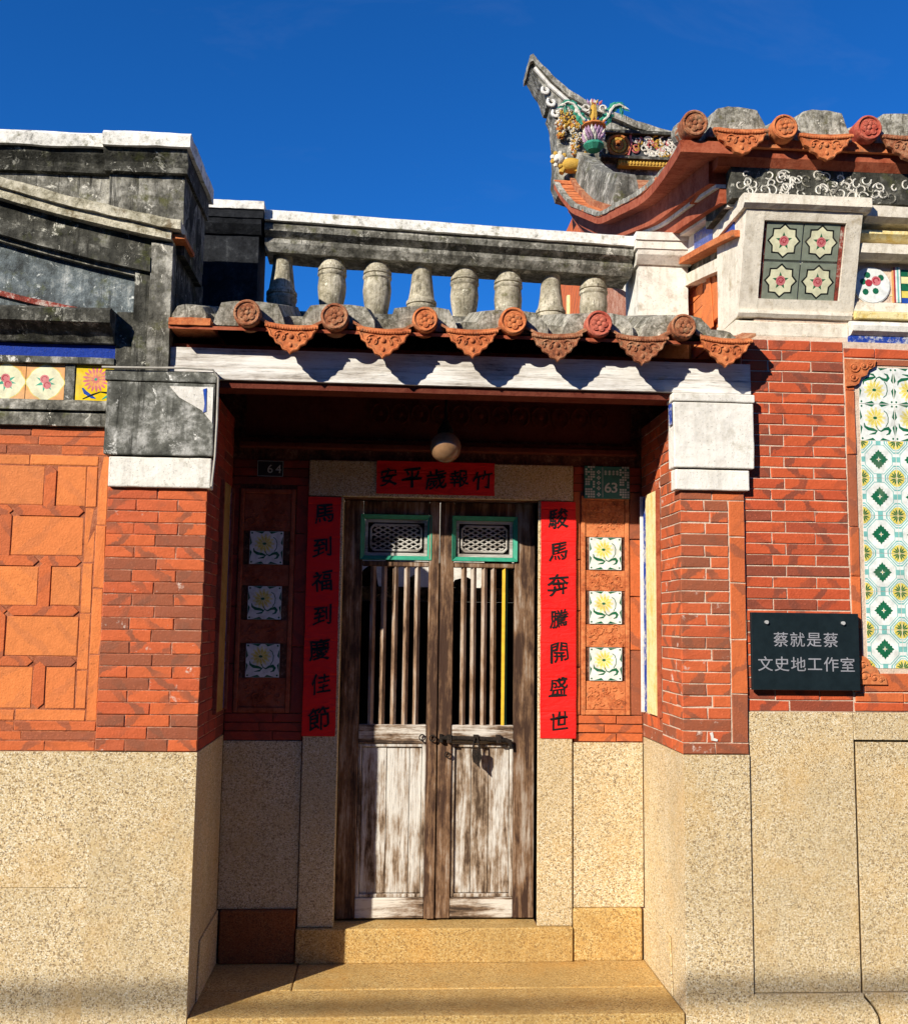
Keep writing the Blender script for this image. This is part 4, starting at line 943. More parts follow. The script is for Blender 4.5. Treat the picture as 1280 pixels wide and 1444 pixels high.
# right end of the cornice turns back; plastered field above it with a worn red line
fld = MB(); fld.box(XE, -1.030, YL + 0.012, YL + 0.05, 2.735, 3.20); fld = fld.build('plaster_field', 'plaster_blue', OH, rough=0.003, cell=0.06)
def curve_band(name, top, bot, y0, mat, rough=0.003, par=OH):
    """top, bot: lists of (x,z); a slab standing proud to y0"""
    m = MB(); n = len(top)
    vs = [(x, y0, z) for x, z in top] + [(x, y0, z) for x, z in bot] + [(x, YL + 0.04, z) for x, z in top] + [(x, YL + 0.04, z) for x, z in bot]
    fs = []
    for i in range(n - 1):
        fs += [(i, i + 1, n + i + 1, n + i), (i, 2 * n + i, 2 * n + i + 1, i + 1), (n + i, n + i + 1, 3 * n + i + 1, 3 * n + i)]
    fs += [(0, n, 3 * n, 2 * n), (n - 1, 2 * n + n - 1, 3 * n + n - 1, n + n - 1)]
    m.add(vs, fs); return m.build(name, mat, par, rough=rough, cell=0.05)
def gz(x):                                   # height of the sagging gable line above its right end
    u = (-0.86 - x); return 3.085 + 0.16 * u + 0.075 * u * u if u > 0 else 3.085
xs = [XE + (-0.862 - XE) * k / 22 for k in range(23)]
xs2 = [XE + (-0.900 - XE) * k / 22 for k in range(23)]
curve_band('gable_coping', [(x, gz(x) + 0.018) for x in xs], [(x, gz(x) - 0.022) for x in xs], YL - 0.095, 'coping_moss', 0.007)
curve_band('gable_moulding', [(x, gz(x) - 0.0225) for x in xs2], [(x, gz(x) - 0.062) for x in xs2], YL - 0.075, 'coping_moss')
curve_band('gable_moulding', [(x, gz(x) - 0.0625) for x in xs2], [(x, gz(x) - 0.145) for x in xs2], YL - 0.030, 'cement_dark')
xs3 = [XE + (-0.985 - XE) * k / 22 for k in range(23)]
curve_band('gable_moulding', [(x, gz(x) - 0.1455) for x in xs3], [(x, gz(x) - 0.205) for x in xs3], YL - 0.050, 'cement_dark')
curve_band('gable_moulding', [(x, gz(x) - 0.2055) for x in xs3], [(x, gz(x) - 0.225) for x in xs3], YL - 0.020, 'cement_grey')
xs4 = [XE + (-1.20 - XE) * k / 22 for k in range(23)]
curve_band('red_line', [(x, gz(x) - 0.405 + 0.05 * (x + 1.2)) for x in xs4], [(x, gz(x) - 0.43 + 0.04 * (x + 1.2)) for x in xs4], YL - 0.004, 'paint_red_worn')
# the moulding turns down as an upright at the corner
fbox('corner_upright', (-0.984, -0.897, YL - 0.045, 0.3, 2.494, 3.024), 'cement_grey', OH, rough=0.003, cell=0.05)
fbox('corner_upright', (-1.047, -0.9845, YL - 0.030, 0.2, 2.494, 2.93), 'cement_dark', OH, rough=0.003, cell=0.05)
fbox('corner_upright', (-1.117, -1.0475, YL - 0.010, 0.2, 2.494, 2.74), 'cement_dark', OH, rough=0.003, cell=0.05)
fbox('broken_tile', (-0.905, -0.850, YL - 0.06, YL + 0.15, 3.040, 3.058), 'terracotta', OH)
# parapet with coping; its right end is a thicker pilaster
pp = fbox('parapet', (XE, -1.172, YL + 0.002, 0.44, 3.06, 3.318), 'cement_grey', OH, rough=0.004, cell=0.07)
fbox('parapet_pilaster', (-1.171, -0.866, YL - 0.025, 0.445, 3.06, 3.320), 'cement_grey', pp, rough=0.004, cell=0.07)
def coping(x0, x1, dy, side):
    y = YL - dy
    pr = [(y, 3.320), (y - 0.018, 3.322), (y - 0.022, 3.340), (y - 0.010, 3.346), (y - 0.014, 3.365), (y - 0.034, 3.395), (y - 0.040, 3.415), (0.46, 3.415), (0.46, 3.320)]
    m = MB(); m.prism(pr, x0, x1 + side * 0.015, 'x'); m.build('coping_moulding', 'cement_dark', pp, rough=0.0035, cell=0.05)
    m = MB(); m.prism([(y - 0.058, 3.4155), (y - 0.060, 3.465), (y - 0.045, 3.480), (0.49, 3.480), (0.49, 3.4155)], x0, x1 + side * 0.03, 'x'); m.build('coping', 'coping_white', pp, rough=0.006, cell=0.05)
coping(XE, -1.190, 0.0, 0); coping(-1.1885, -0.868, 0.03, 1)

# ================================================================== TILED HOUSE ON THE RIGHT
RH = empty('house', (2.4, 0.5, -0.16), 'ornate red brick house on the right with swallowtail ridge and majolica tile panel', 'house')
YH = 0.012; XF = 3.45; SW = 0.9835
rw = MB(); rw.box(1.4695, XF, YH + 0.0035, 0.60, 1.16, 2.715); rw.box(1.4695, XF, 0.3, 0.60, -0.16, 1.16); rw.box(1.54, XF, YH + 0.03, 0.60, 2.70, 3.44)
rw.box(1.54, 3.6, 0.60, 7.6, -0.16, 3.45)
rw = rw.build('wall', 'mortar_cream', RH)
rows(rw, 'y-', YH, 1.470, 1.913, 1.161, 2.714, 34, [[0.395, 0.605], [0.26, 0.42, 0.32]], 'brick_right', 0.0048)
# granite base in three slabs with open joints, and its moulded foot
rg = fbox('granite_base', (1.475, XF, YH + 0.045, 0.3, -0.16, 1.15), 'black_wood', RH)
fbox('granite_slab', (1.470, 1.907, YH - 0.002, YH + 0.06, 0.068, 1.159), 'granite', rg, bevel=0.003)
fbox('granite_slab', (1.9085, XF, YH - 0.001, YH + 0.06, 1.049, 1.159), 'granite', rg, bevel=0.003)
fbox('granite_slab', (1.9175, XF, YH + 0.001, YH + 0.06, 0.068, 1.040), 'granite', rg, bevel=0.0015)
m = MB(); m.prism([(1.472, 0.066), (1.466, 0.045), (1.440, 0.030), (1.438, -0.16), (1.985, -0.16), (1.965, -0.02), (1.940, 0.02), (1.912, 0.05), (1.909, 0.066)], -0.006, 0.06); m.build('moulded_foot', 'granite', rg, bevel=0.004)
m = MB(); m.prism([(1.9165, 0.066), (1.920, 0.052), (1.950, 0.022), (1.978, -0.02), (1.999, -0.16), (XF, -0.16), (XF, 0.066)], -0.003, 0.06); m.build('moulded_foot', 'granite', rg, bevel=0.004)
# framed majolica panel
fp = fbox('tile_panel', (1.946, 3.10, YH + 0.009, YH + 0.05, 1.158, 2.715), 'mortar_dark', RH)
us = [1.946, 2.085, 2.29, 2.55, 2.80, 3.10]
for a, b in zip(us[:-1], us[1:]): brick(fp, 'y-', YH - 0.002, a, b, 2.664, 2.708, 'brick_right', 0.004)
us = [1.952, 2.16, 2.40, 2.66, 2.90, 3.10]
for a, b in zip(us[:-1], us[1:]): brick(fp, 'y-', YH - 0.002, a, b, 1.196, 1.236, 'brick_frame', 0.004); brick(fp, 'y-', YH - 0.002, a - 0.006, b, 1.158, 1.195, 'brick_right', 0.004)
for k, (z0, z1) in enumerate(((1.236, 1.50), (1.50, 1.72), (1.72, 1.93), (1.93, 2.24), (2.24, 2.52), (2.52, 2.662))):
    brick(fp, 'y-', YH - 0.003, 1.948, 1.990, z0, z1, 'brick_frame', 0.003); brick(fp, 'y-', YH - 0.003, 3.058, 3.10, z0, z1, 'brick_frame', 0.003)
for a, b in ((1.992, 2.25), (2.25, 2.52), (2.52, 2.80), (2.80, 3.056)):
    brick(fp, 'y-', YH - 0.002, a, b, 1.238, 1.316, 'brick_frame', 0.003); brick(fp, 'y-', YH - 0.002, a, b, 2.632, 2.662, 'brick_frame', 0.003)
mo = MB(); mo.box(2.000, 2.008, YH + 0.004, YH + 0.03, 1.330, 2.622); mo.box(3.042, 3.050, YH + 0.004, YH + 0.03, 1.330, 2.622); mo.box(2.009, 3.041, YH + 0.005, YH + 0.03, 1.320, 1.334); mo.box(2.009, 3.041, YH + 0.005, YH + 0.03, 2.622, 2.629)
mo.build('panel_moulding', 'terracotta', fp)
ts = 0.1545; tx0 = 2.010 + ts / 2
for r in range(8):
    zc = 2.622 - ts / 2 - r * 0.1612
    for c in range(7):
        xc = tx0 + c * ts
        if xc > 3.03: continue
        kd = 'diamond' if r >= 2 else ('lily_r' if r == 0 else 'lily')
        o = tile(fp, kd, xc - 0.012 * (r / 8) * 0, YH + 0.002, zc, ts - 0.001); o.scale[2] = 0.1605
# scrolled corner pieces of the frame
def corner(sx, sz, cx, cz):
    m = MB(); P = [(0, 0), (0.135, 0), (0.128, 0.03), (0.100, 0.045), (0.092, 0.068), (0.066, 0.078), (0.055, 0.105), (0.04, 0.115), (0.0, 0.12)]
    m.prism([(cx + sx * x, cz + sz * z) for x, z in P], YH - 0.012, YH + 0.03)
    for (x, z, rr) in ((0.035, 0.035, 0.024), (0.078, 0.028, 0.018), (0.03, 0.08, 0.018), (0.105, 0.02, 0.012)):
        m.tube([(cx + sx * (x + rr * (1 - t / 9) * math.cos(t)), YH - 0.013, cz + sz * (z + rr * (1 - t / 9) * math.sin(t))) for t in [0.45 * k for k in range(18)]], 0.0045, 5)
        m.ball((cx + sx * x, YH - 0.012, cz + sz * z), rr * 0.5, 0.008, rr * 0.5, 0, 7, 5)
    return m.build('corner_carving', 'terracotta', fp, bevel=0.0)
corner(1, -1, 1.950, 2.655); corner(-1, -1, 3.098, 2.655); corner(1, 1, 1.952, 1.270); corner(-1, 1, 3.096, 1.270)
for z0, z1, n in ((1.158, 2.70, 34),):
    rows(rw, 'y-', YH, 3.056, XF, z0, z1, n, [[0.5, 0.5], [0.3, 0.7]], 'brick_right', 0.005)

bz = WORLD[fp.name]
fp.scale = (SW, 1, SW); fp.location = (-(1 - SW) * bz.x, 0, (1 - SW) * (1.5 - bz.z))      # the panel's true size in the plane of the wall

# ---- frieze: leaning corner box with four star tiles, then the sunk ornamental band
cb = MB()
def lean(z): return 0.040 - 0.125 * (z - 2.83) / 0.42         # the face leans out towards the street
def lbox(b, x0, x1, z0, z1, dy, back=0.30, m=0):
    vs = []
    for z in (z0, z1):
        y = lean(z) + dy; vs += [(x0, y, z), (x1, y, z), (x1, back, z), (x0, back, z)]
    b.add(vs, [(0, 1, 5, 4), (1, 2, 6, 5), (2, 3, 7, 6), (3, 0, 4, 7), (0, 3, 2, 1), (4, 5, 6, 7)], m)
lbox(cb, 1.535, 1.925, 2.855, 3.225, 0.022, m=1)
lbox(cb, 1.470, 1.5500, 2.845, 3.245, 0.0); lbox(cb, 1.905, 1.972, 2.845, 3.245, 0.0)
lbox(cb, 1.5505, 1.9045, 2.845, 2.895, 0.0005); lbox(cb, 1.5505, 1.9045, 3.205, 3.245, 0.0005)
cb = cb.build('frieze_box', ['paint_cream', 'plaster_white'], RH, rough=0.002, cell=0.07)
ang = math.atan2(0.125, 0.42)
for i in range(2):
    for j in range(2):
        x = 1.646 + 0.162 * i; z = 2.972 + 0.158 * j
        tile(cb, 'star', x, lean(z) + 0.012, z, 0.1555, (ang, 0, 0))
for x0 in (1.551, 1.888):
    m = MB(); lbox(m, x0, x0 + 0.015, 2.90, 3.20, 0.012); m.build('red_edge', 'paint_red_worn', cb)
m = MB(); m.prism([(0.30, 2.718), (0.050, 2.720), (0.040, 2.742), (0.036, 2.795), (0.052, 2.806), (0.30, 2.808)], 1.462, 1.948, 'x'); m.prism([(0.3, 2.809), (0.030, 2.816), (0.020, 2.830), (0.022, 2.8445), (0.3, 2.8445)], 1.464, 1.962, 'x')
m.build('frieze_base', 'paint_cream', RH, rough=0.002, cell=0.06)
m = MB(); m.prism([(0.3, 3.246), (-0.092, 3.247), (-0.112, 3.262), (-0.112, 3.302), (-0.09, 3.306), (0.3, 3.307)], 1.452, 2.000, 'x'); m.build('frieze_cap', 'paint_cream', RH, rough=0.003, cell=0.06)
sb = fbox('frieze_back', (1.974, XF, 0.052, 0.3, 2.72, 3.30), 'charcoal', RH)
ledge('round_moulding', [(0.3, 2.746), (0.02, 2.748), (0.0, 2.762), (-0.004, 2.785), (0.006, 2.804), (0.03, 2.812), (0.3, 2.812)], 'plaster_white', XF, RH, 1.952, 0.002)
ledge('painted_band', [(0.3, 2.712), (0.024, 2.713), (0.022, 2.745), (0.3, 2.7455)], 'paint_blue_worn', XF, RH, 1.9485, 0.002)
ledge('frieze_ledge', [(0.3, 2.813), (0.012, 2.822), (0.008, 2.846), (0.035, 2.858), (0.3, 2.858)], 'yellow_worn', XF, RH, 1.975, 0.002)
ledge('frieze_ledge', [(0.3, 2.859), (0.034, 2.859), (0.036, 2.900), (0.3, 2.900)], 'paint_cream', XF, RH, 1.975, 0.002)
m = MB(); m.disc(2.060, 2.975, 0.078, 0.034, 24, TI['glaze_white']); m.prism(arc(2.060, 2.975, 0.082, 0, 352, 22), 0.036, 0.052, 'y', TI['glaze_white'])
for x, z in ((2.02, 2.99), (2.04, 3.02), (2.075, 2.95), (2.03, 2.945), (2.10, 3.01)): m.disc(x, z, 0.014, 0.0332, 8, TI['glaze_green'])
m.disc(2.078, 2.995, 0.021, 0.0325, 12, TI['glaze_pink']); m.ribbon(arc(2.078, 2.995, 0.012, 0, 240), 0.003, 0.0320, TI['glaze_rose']); m.disc(2.045, 2.985, 0.016, 0.0325, 10, TI['glaze_rose'])
for a in (20, 60, 300, 340): m.ribbon(arc(2.150, 2.915, 0.02, a, a + 60), 0.003, 0.040, TI['glaze_lemon'])
m.box(1.976, 2.150, 0.044, 0.0515, 2.902, 3.06, TI['glaze_green'])
m.build('plate_ornament', TM, sb)
m = MB()
for k, c in enumerate(('glaze_orange', 'glaze_rose', 'glaze_white', 'glaze_teal', 'glaze_white')):
    d = 0.007 * k
    m.box(2.152 + d, 2.1585 + d, 0.036 - 0.001 * k, 0.052, 2.902, 3.06, TI[c])
m.box(2.190, 2.50, 0.040, 0.052, 2.902, 2.925, TI['glaze_blue'])
for r in range(4):
    for c in range(8):
        x = 2.192 + 0.036 * c; z = 2.926 + 0.032 * r
        m.box(x, x + 0.034, 0.040, 0.052, z, z + 0.030, TI[('glaze_yellow', 'glaze_green', 'glaze_lemon', 'glaze_green')[(r + c) % 4]])
m.prism([(2.215, 2.985), (2.235, 2.955), (2.255, 2.985), (2.235, 2.995)], 0.036, 0.041, 'y', TI['glaze_green']); m.box(2.226, 2.243, 0.035, 0.041, 2.998, 3.016, TI['glaze_rose'])
m.build('mosaic_panel', TM, sb)
# dark arched shelf mouldings above the sunk band
ledge('frieze_shelf', [(0.3, 3.075), (0.0, 3.078), (-0.03, 3.095), (-0.034, 3.135), (0.3, 3.140)], 'paint_cream', XF, RH, 1.985, 0.003)
ledge('frieze_shelf', [(0.3, 3.165), (0.0, 3.168), (-0.02, 3.185), (-0.02, 3.200), (0.3, 3.205)], 'yellow_worn', XF, RH, 1.990, 0.003)
ledge('frieze_shelf', [(0.3, 3.225), (-0.03, 3.228), (-0.06, 3.245), (-0.066, 3.290), (0.3, 3.295)], 'paint_cream', XF, RH, 2.002, 0.003)
# painted scroll band under the eave
sbm = MB(); sbm.box(1.420, XF, -0.045, 0.3, 3.308, 3.445, 0)
sbm = sbm.build('scroll_band', ['cement_dark'], RH)
rr_ = random.Random(3)
for k in range(110):
    m = MB()
    x = 1.45 + rr_.random() * (0.62 if k < 45 else 1.75); z = 3.330 + rr_.random() * 0.09; s_ = rr_.uniform(0.014, 0.034); a0 = rr_.uniform(0, 6.28); sg = rr_.choice((-1, 1))
    m.tube([(x + s_ * (1 - t / 7) * math.cos(a0 + sg * t), -0.047, min(3.44, max(3.312, z + s_ * (1 - t / 7) * math.sin(a0 + sg * t)))) for t in [0.4 * j for j in range(13)]], 0.0036, 4, 0)
    m.build('scroll', ('porcelain', 'cement_grey', 'plaster_white')[k % 3], sbm)

# ---- roof: eave tiles along the street, curved verge, ridge with swallowtail
YV = -0.125
VP = [(-0.16, 3.455), (0.28, 3.555), (0.91, 3.680), (1.94, 3.990), (2.90, 4.470), (3.45, 4.830), (3.67, 5.02)]
def vz(y):
    for (a, b), (c, d) in zip(VP[:-1], VP[1:]):
        if y <= c: return b + (d - b) * (y - a) / (c - a)
    return VP[-1][1]
def smooth_path(y0, y1, n):
    out = []
    for k in range(n + 1):
        y = y0 + (y1 - y0) * k / n
        out.append((y, (vz(max(-0.16, y - 0.12)) + vz(y) * 2 + vz(min(3.67, y + 0.12))) / 4))
    return out
PA = smooth_path(-0.11, 3.67, 40)
PB = smooth_path(0.02, 3.67, 36)
def qd(x0, x1, z0, z1): return [(x0, z0), (x1, z0), (x1, z1), (x0, z1)]
rfR = MB(); rfR.sweep(smooth_path(0.05, 3.67, 36), qd(1.40, XF, 0.055, 0.11)); rfR = rfR.build('roof', 'terracotta_old', RH)
vt = MB(); vt.sweep(PA, qd(1.275, 1.46, 0.0, 0.052))
vt.v = [(x - (0.092 * max(0.0, 1 - (y + 0.11) / 0.9) ** 1.5 if x < 1.3 else 0), y, z) for x, y, z in vt.v]
vt = vt.build('verge', 'soffit_red', RH)
m = MB(); m.sweep(smooth_path(0.02, 3.67, 38), qd(1.268, 1.305, 0.0525, 0.080)); m.build('verge_mortar', 'tile_mortar', vt, rough=0.006, cell=0.06)
for k in range(38):
    y = 0.0 + k * 0.096; z = (vz(y) + vz(y + 0.09)) / 2 + 0.060; sl = math.atan2(vz(y + 0.09) - vz(y), 0.09)
    m = MB(); m.box(-0.085, 0.085, -0.046, 0.046, -0.009, 0.009)
    o = m.build('verge_tile', 'terracotta', vt, at=(0, 0, 0)); o.location = Vector((1.355, y + 0.045, z)) - WORLD[vt.name]; o.rotation_euler.x = sl
for nm, x0, z0, z1, mt, pth in (('verge_soffit', 1.345, -0.10, -0.001, 'soffit_red', PB), ('white_fillet', 1.375, -0.118, -0.101, 'plaster_white', PB), ('verge_band', 1.392, -0.185, -0.119, 'soffit_red', PB),
                           ('white_fillet', 1.425, -0.20, -0.186, 'plaster_white', PB), ('frieze_panel', 1.470, -0.305, -0.201, 'plaster_white', PB)):
    m = MB(); m.sweep(pth, qd(x0, 1.54, z0, z1)); m.build(nm, mt, RH)
m = MB(); m.sweep(smooth_path(0.06, 0.62, 8), qd(1.464, 1.4705, -0.298, -0.208)); m.build('blue_panel', 'glaze_blue', RH)
m = MB(); m.sweep(smooth_path(0.0, 1.25, 14), qd(1.435, 1.54, -0.335, -0.306)); m.build('terracotta_ledge', 'terracotta', RH)
m = MB(); m.sweep(smooth_path(0.03, 3.6, 30), qd(1.505, 1.54, -0.385, -0.3355)); m.build('dark_band', 'cement_grey', RH)
m = MB(); m.sweep(smooth_path(0.04, 3.6, 30), qd(1.470, 1.54, -0.445, -0.386)); m.build('gable_moulding', 'paint_cream', RH, rough=0.003, cell=0.06)
# gable wall with plain bricks and a raised hexagon ornament
gw = MB(); gw.sweep(smooth_path(0.10, 3.67, 30) , qd(1.5285, 1.62, -0.85, -0.30)); gw = gw.build('gable_wall', 'mortar_red', RH)
for r in range(13):
    z = 2.66 + r * 0.060; y = 0.085 - 0.06 * (r % 2)
    while y < 1.15:
        y1 = y + 0.20
        if z + 0.06 < vz(max(0.0, y)) - 0.40: brick(gw, 'x-', 1.524, max(0.085, y), y1, z, z + 0.06, 'brick_orange', 0.004)
        y = y1
hx = MB()
hx.prism([(0.42, 2.93), (0.58, 2.93), (0.66, 3.02), (0.60, 3.12), (0.46, 3.16), (0.36, 3.05)], 1.505, 1.526, 'x'); hx.prism([(0.46, 2.90), (0.50, 3.20), (0.55, 3.20), (0.56, 2.90)], 1.498, 1.5045, 'x')
hx.prism([(0.22, 2.80), (0.36, 2.84), (0.40, 2.90), (0.30, 2.93), (0.18, 2.88)], 1.500, 1.526, 'x')
hx.build('raised_ornament', 'brick_orange', gw, bevel=0.004)
# far end of the gable: red wall strips with white pilaster lines
for y0, y1, mt in ((3.45, 3.62, 'plaster_white'), (4.35, 4.40, 'yellow_worn')):
    fbox('pilaster_strip', (1.508, 1.54, y0, y1, 2.8, 4.35), mt, gw)
fbox('rear_wall', (1.53, 1.62, 3.66, 5.8, 2.0, 5.0), 'brick_frame', RH)
for k, (x, mt) in enumerate(((1.238, 'terracotta_old'), (1.622, 'terracotta'), (1.985, 'terracotta_red'), (2.345, 'terracotta'), (2.705, 'terracotta_old'), (3.065, 'terracotta'))):
    z = 3.585 + (0.004 * k)
    shift(CM, x, YV - 0.012, z + 0.006 * math.sin(k * 3.7), 1.1 * k, 0.06 * math.sin(k * 2.7 + 1), 1.03).build('round_tile_end', mt, rfR, smooth=True)
    if k: shift(mound_mesh(80 + k, 0.6, 0.13, 0.085, 0.125, 0.26), x - 0.185, YV + 0.03, z - 0.03).build('tile_course', 'tile_mortar', rfR, rough=0.0045, cell=0.03)
    m = MB(); m.tube([(x, y_, z - 0.002 + 0.30 * (y_ - YV - 0.05)) for y_ in ((YV + 0.05, YV + 0.10, YV + 0.15) if k == 0 else (YV + 0.05, YV + 0.2, 0.4))], 0.056, 14); m.build('round_tile', 'tile_mortar', rfR, rough=0.003, cell=0.05)
    if k: shift(drip_mesh(0.118, 0.118), x - 0.185, YV - 0.002, z - 0.018 + 0.006 * math.sin(k * 2.2), 0.04 * math.sin(k * 5.9), 0.05 * math.sin(k * 3.3)).build('drip_tile', 'terracotta' if k != 3 else 'terracotta_old', rfR, smooth=True)
m = MB(); m.prism([(YV + 0.035, 3.515), (YV + 0.035, 3.558), (0.4, 3.70), (0.4, 3.515)], 1.47, XF, 'x'); m.build('eave_board', 'terracotta', rfR)
m = MB(); m.prism([(YV + 0.055, 3.480), (YV + 0.055, 3.5145), (0.35, 3.5145), (0.35, 3.446), (-0.045, 3.446)], 1.36, XF, 'x'); m.build('eave_soffit', 'soffit_red', rfR)

# ridge slab with the rising swallowtail
YG = 3.72
def C2(pts, y): return pts
up_ = [(1.075, 6.115), (1.10, 6.13), (1.16, 6.065), (1.26, 5.96), (1.40, 5.84), (1.56, 5.745), (1.74, 5.68), (1.95, 5.60), (2.20, 5.53), (2.45, 5.49), (3.0, 5.45), (XF, 5.44)]
lo_ = [(XF, 5.05), (2.2, 5.05), (1.62, 5.02), (1.45, 4.98), (1.335, 5.02), (1.30, 5.14), (1.31, 5.30), (1.302, 5.50), (1.285, 5.66), (1.255, 5.72), (1.268, 5.765), (1.235, 5.775), (1.205, 5.86), (1.185, 5.905), (1.165, 5.93), (1.125, 6.00), (1.085, 6.075)]
rd = MB(); rd.prism(up_ + lo_, YG, YG + 0.28); rd = rd.build('ridge', 'cement_grey', RH, rough=0.010, cell=0.06)
# weathered cap along the top edge, standing proud
m = MB(); n = len(up_)
for (a, b) in zip(up_[:-1], up_[1:]):
    vs = [(a[0], YG - 0.05, a[1] + 0.012), (b[0], YG - 0.05, b[1] + 0.012), (b[0], YG - 0.05, b[1] - 0.045), (a[0], YG - 0.05, a[1] - 0.045), (a[0], YG + 0.33, a[1] + 0.012), (b[0], YG + 0.33, b[1] + 0.012), (b[0], YG + 0.33, b[1] - 0.045), (a[0], YG + 0.33, a[1] - 0.045)]
    m.add(vs, [(0, 1, 2, 3), (4, 7, 6, 5), (0, 4, 5, 1), (3, 2, 6, 7), (0, 3, 7, 4), (1, 5, 6, 2)])
m.build('ridge_cap', 'tile_mortar', rd, rough=0.010, cell=0.07)
# scrolls on the under edge of the horn
m = MB()
for cx, cz, r_ in ((1.215, 5.855, 0.035), (1.265, 5.755, 0.04), (1.30, 5.66, 0.035)):
    m.tube([(cx + r_ * (1 - t / 8) * math.cos(2.4 + t), YG - 0.012, cz + r_ * (1 - t / 8) * math.sin(2.4 + t)) for t in [0.4 * k for k in range(15)]], 0.014, 6)
m.tube([(1.12, YG - 0.02, 6.04), (1.24, YG - 0.02, 5.90), (1.40, YG - 0.02, 5.76), (1.60, YG - 0.02, 5.66)], 0.018, 6)
m.build('horn_scroll', 'plaster_white', rd, smooth=True)
# the hanging ridge that comes forward down the verge, ending in a curled foot
HP = smooth_path(2.25, 3.72, 16)
hr = MB(); hr.sweep([(y, z) for y, z in HP], [(1.43, 0.06), (1.62, 0.06), (1.60, 0.26), (1.58, 0.33), (1.47, 0.33), (1.45, 0.26)])
hr = hr.build('hanging_ridge', 'cement_grey', RH, rough=0.012, cell=0.06)
# cut-porcelain ornament: flowers, scrolls, a lotus stand with green wings, an ochre lion
for nm, c in (('shard_white', (0.66, 0.62, 0.52)), ('shard_ochre', (0.52, 0.31, 0.05)), ('shard_orange', (0.50, 0.17, 0.04)), ('shard_pink', (0.48, 0.12, 0.12)), ('shard_green', (0.035, 0.24, 0.15)), ('shard_violet', (0.42, 0.26, 0.38)), ('shard_blue', (0.03, 0.08, 0.30))):
    m_weather(nm, tuple(x * 0.25 + 0.01 for x in c), tuple(x * 0.85 for x in c), c, 0.42, 16.0, None, 0.2)
    MAT[nm].node_tree.nodes['Principled BSDF'].inputs['Roughness'].default_value = 0.4
PM = ['shard_white', 'shard_ochre', 'shard_orange', 'shard_pink', 'shard_green', 'shard_violet', 'charcoal', 'shard_blue', 'shard_white']
rr_ = random.Random(11)
def blossoms(name, n, x0, x1, z0, z1, y, cols, par, s0=0.018, s1=0.036):
    m = MB()
    for k in range(n):
        x = rr_.uniform(x0, x1); z = rr_.uniform(z0, z1); s_ = rr_.uniform(s0, s1); c = rr_.choice(cols)
        for i in range(5):
            a = 1.2566 * i + k; m.ball((x + s_ * 0.6 * math.cos(a), y - rr_.uniform(0.0, 0.03), z + s_ * 0.6 * math.sin(a)), s_ * 0.62, s_ * 0.4, s_ * 0.5, c, 4, 2)
        m.ball((x, y - 0.03, z), s_ * 0.35, s_ * 0.3, s_ * 0.35, 1, 5, 3)
    return m.build(name, PM, par)
blossoms('flower_relief', 55, 1.33, 1.48, 5.52, 5.68, YG - 0.02, (0, 2, 3, 6, 0, 0, 1), rd, 0.014, 0.034)
blossoms('flower_relief', 34, 1.42, 1.50, 5.30, 5.50, YG - 0.02, (0, 6, 0, 0, 2), rd, 0.013, 0.028)
blossoms('flower_relief', 22, 1.30, 1.37, 5.44, 5.60, YG - 0.03, (1, 2, 0), rd, 0.013, 0.028)
m = MB()                                               # lion
m.ball((1.40, YG - 0.12, 5.165), 0.11, 0.07, 0.06, 1, 12, 8); m.ball((1.30, YG - 0.14, 5.20), 0.05, 0.05, 0.05, 0, 10, 7)
for i in range(9): m.ball((1.30 + 0.055 * math.cos(0.7 * i), YG - 0.15, 5.20 + 0.055 * math.sin(0.7 * i)), 0.02, 0.02, 0.02, (0, 1)[i % 2], 6, 4)
for x, z in ((1.34, 5.09), (1.46, 5.10)): m.tube([(x, YG - 0.13, z + 0.05), (x - 0.02, YG - 0.14, z)], [0.03, 0.022], 7, 1)
m.tube([(1.49, YG - 0.12, 5.19), (1.54, YG - 0.12, 5.24), (1.52, YG - 0.12, 5.29)], [0.022, 0.028, 0.015], 7, 1)
m.ball((1.275, YG - 0.17, 5.185), 0.022, 0.022, 0.018, 0, 7, 5)
m.build('lion_figure', PM, rd, smooth=True)
LX, LY, LZ = 1.46, 2.62, 5.0
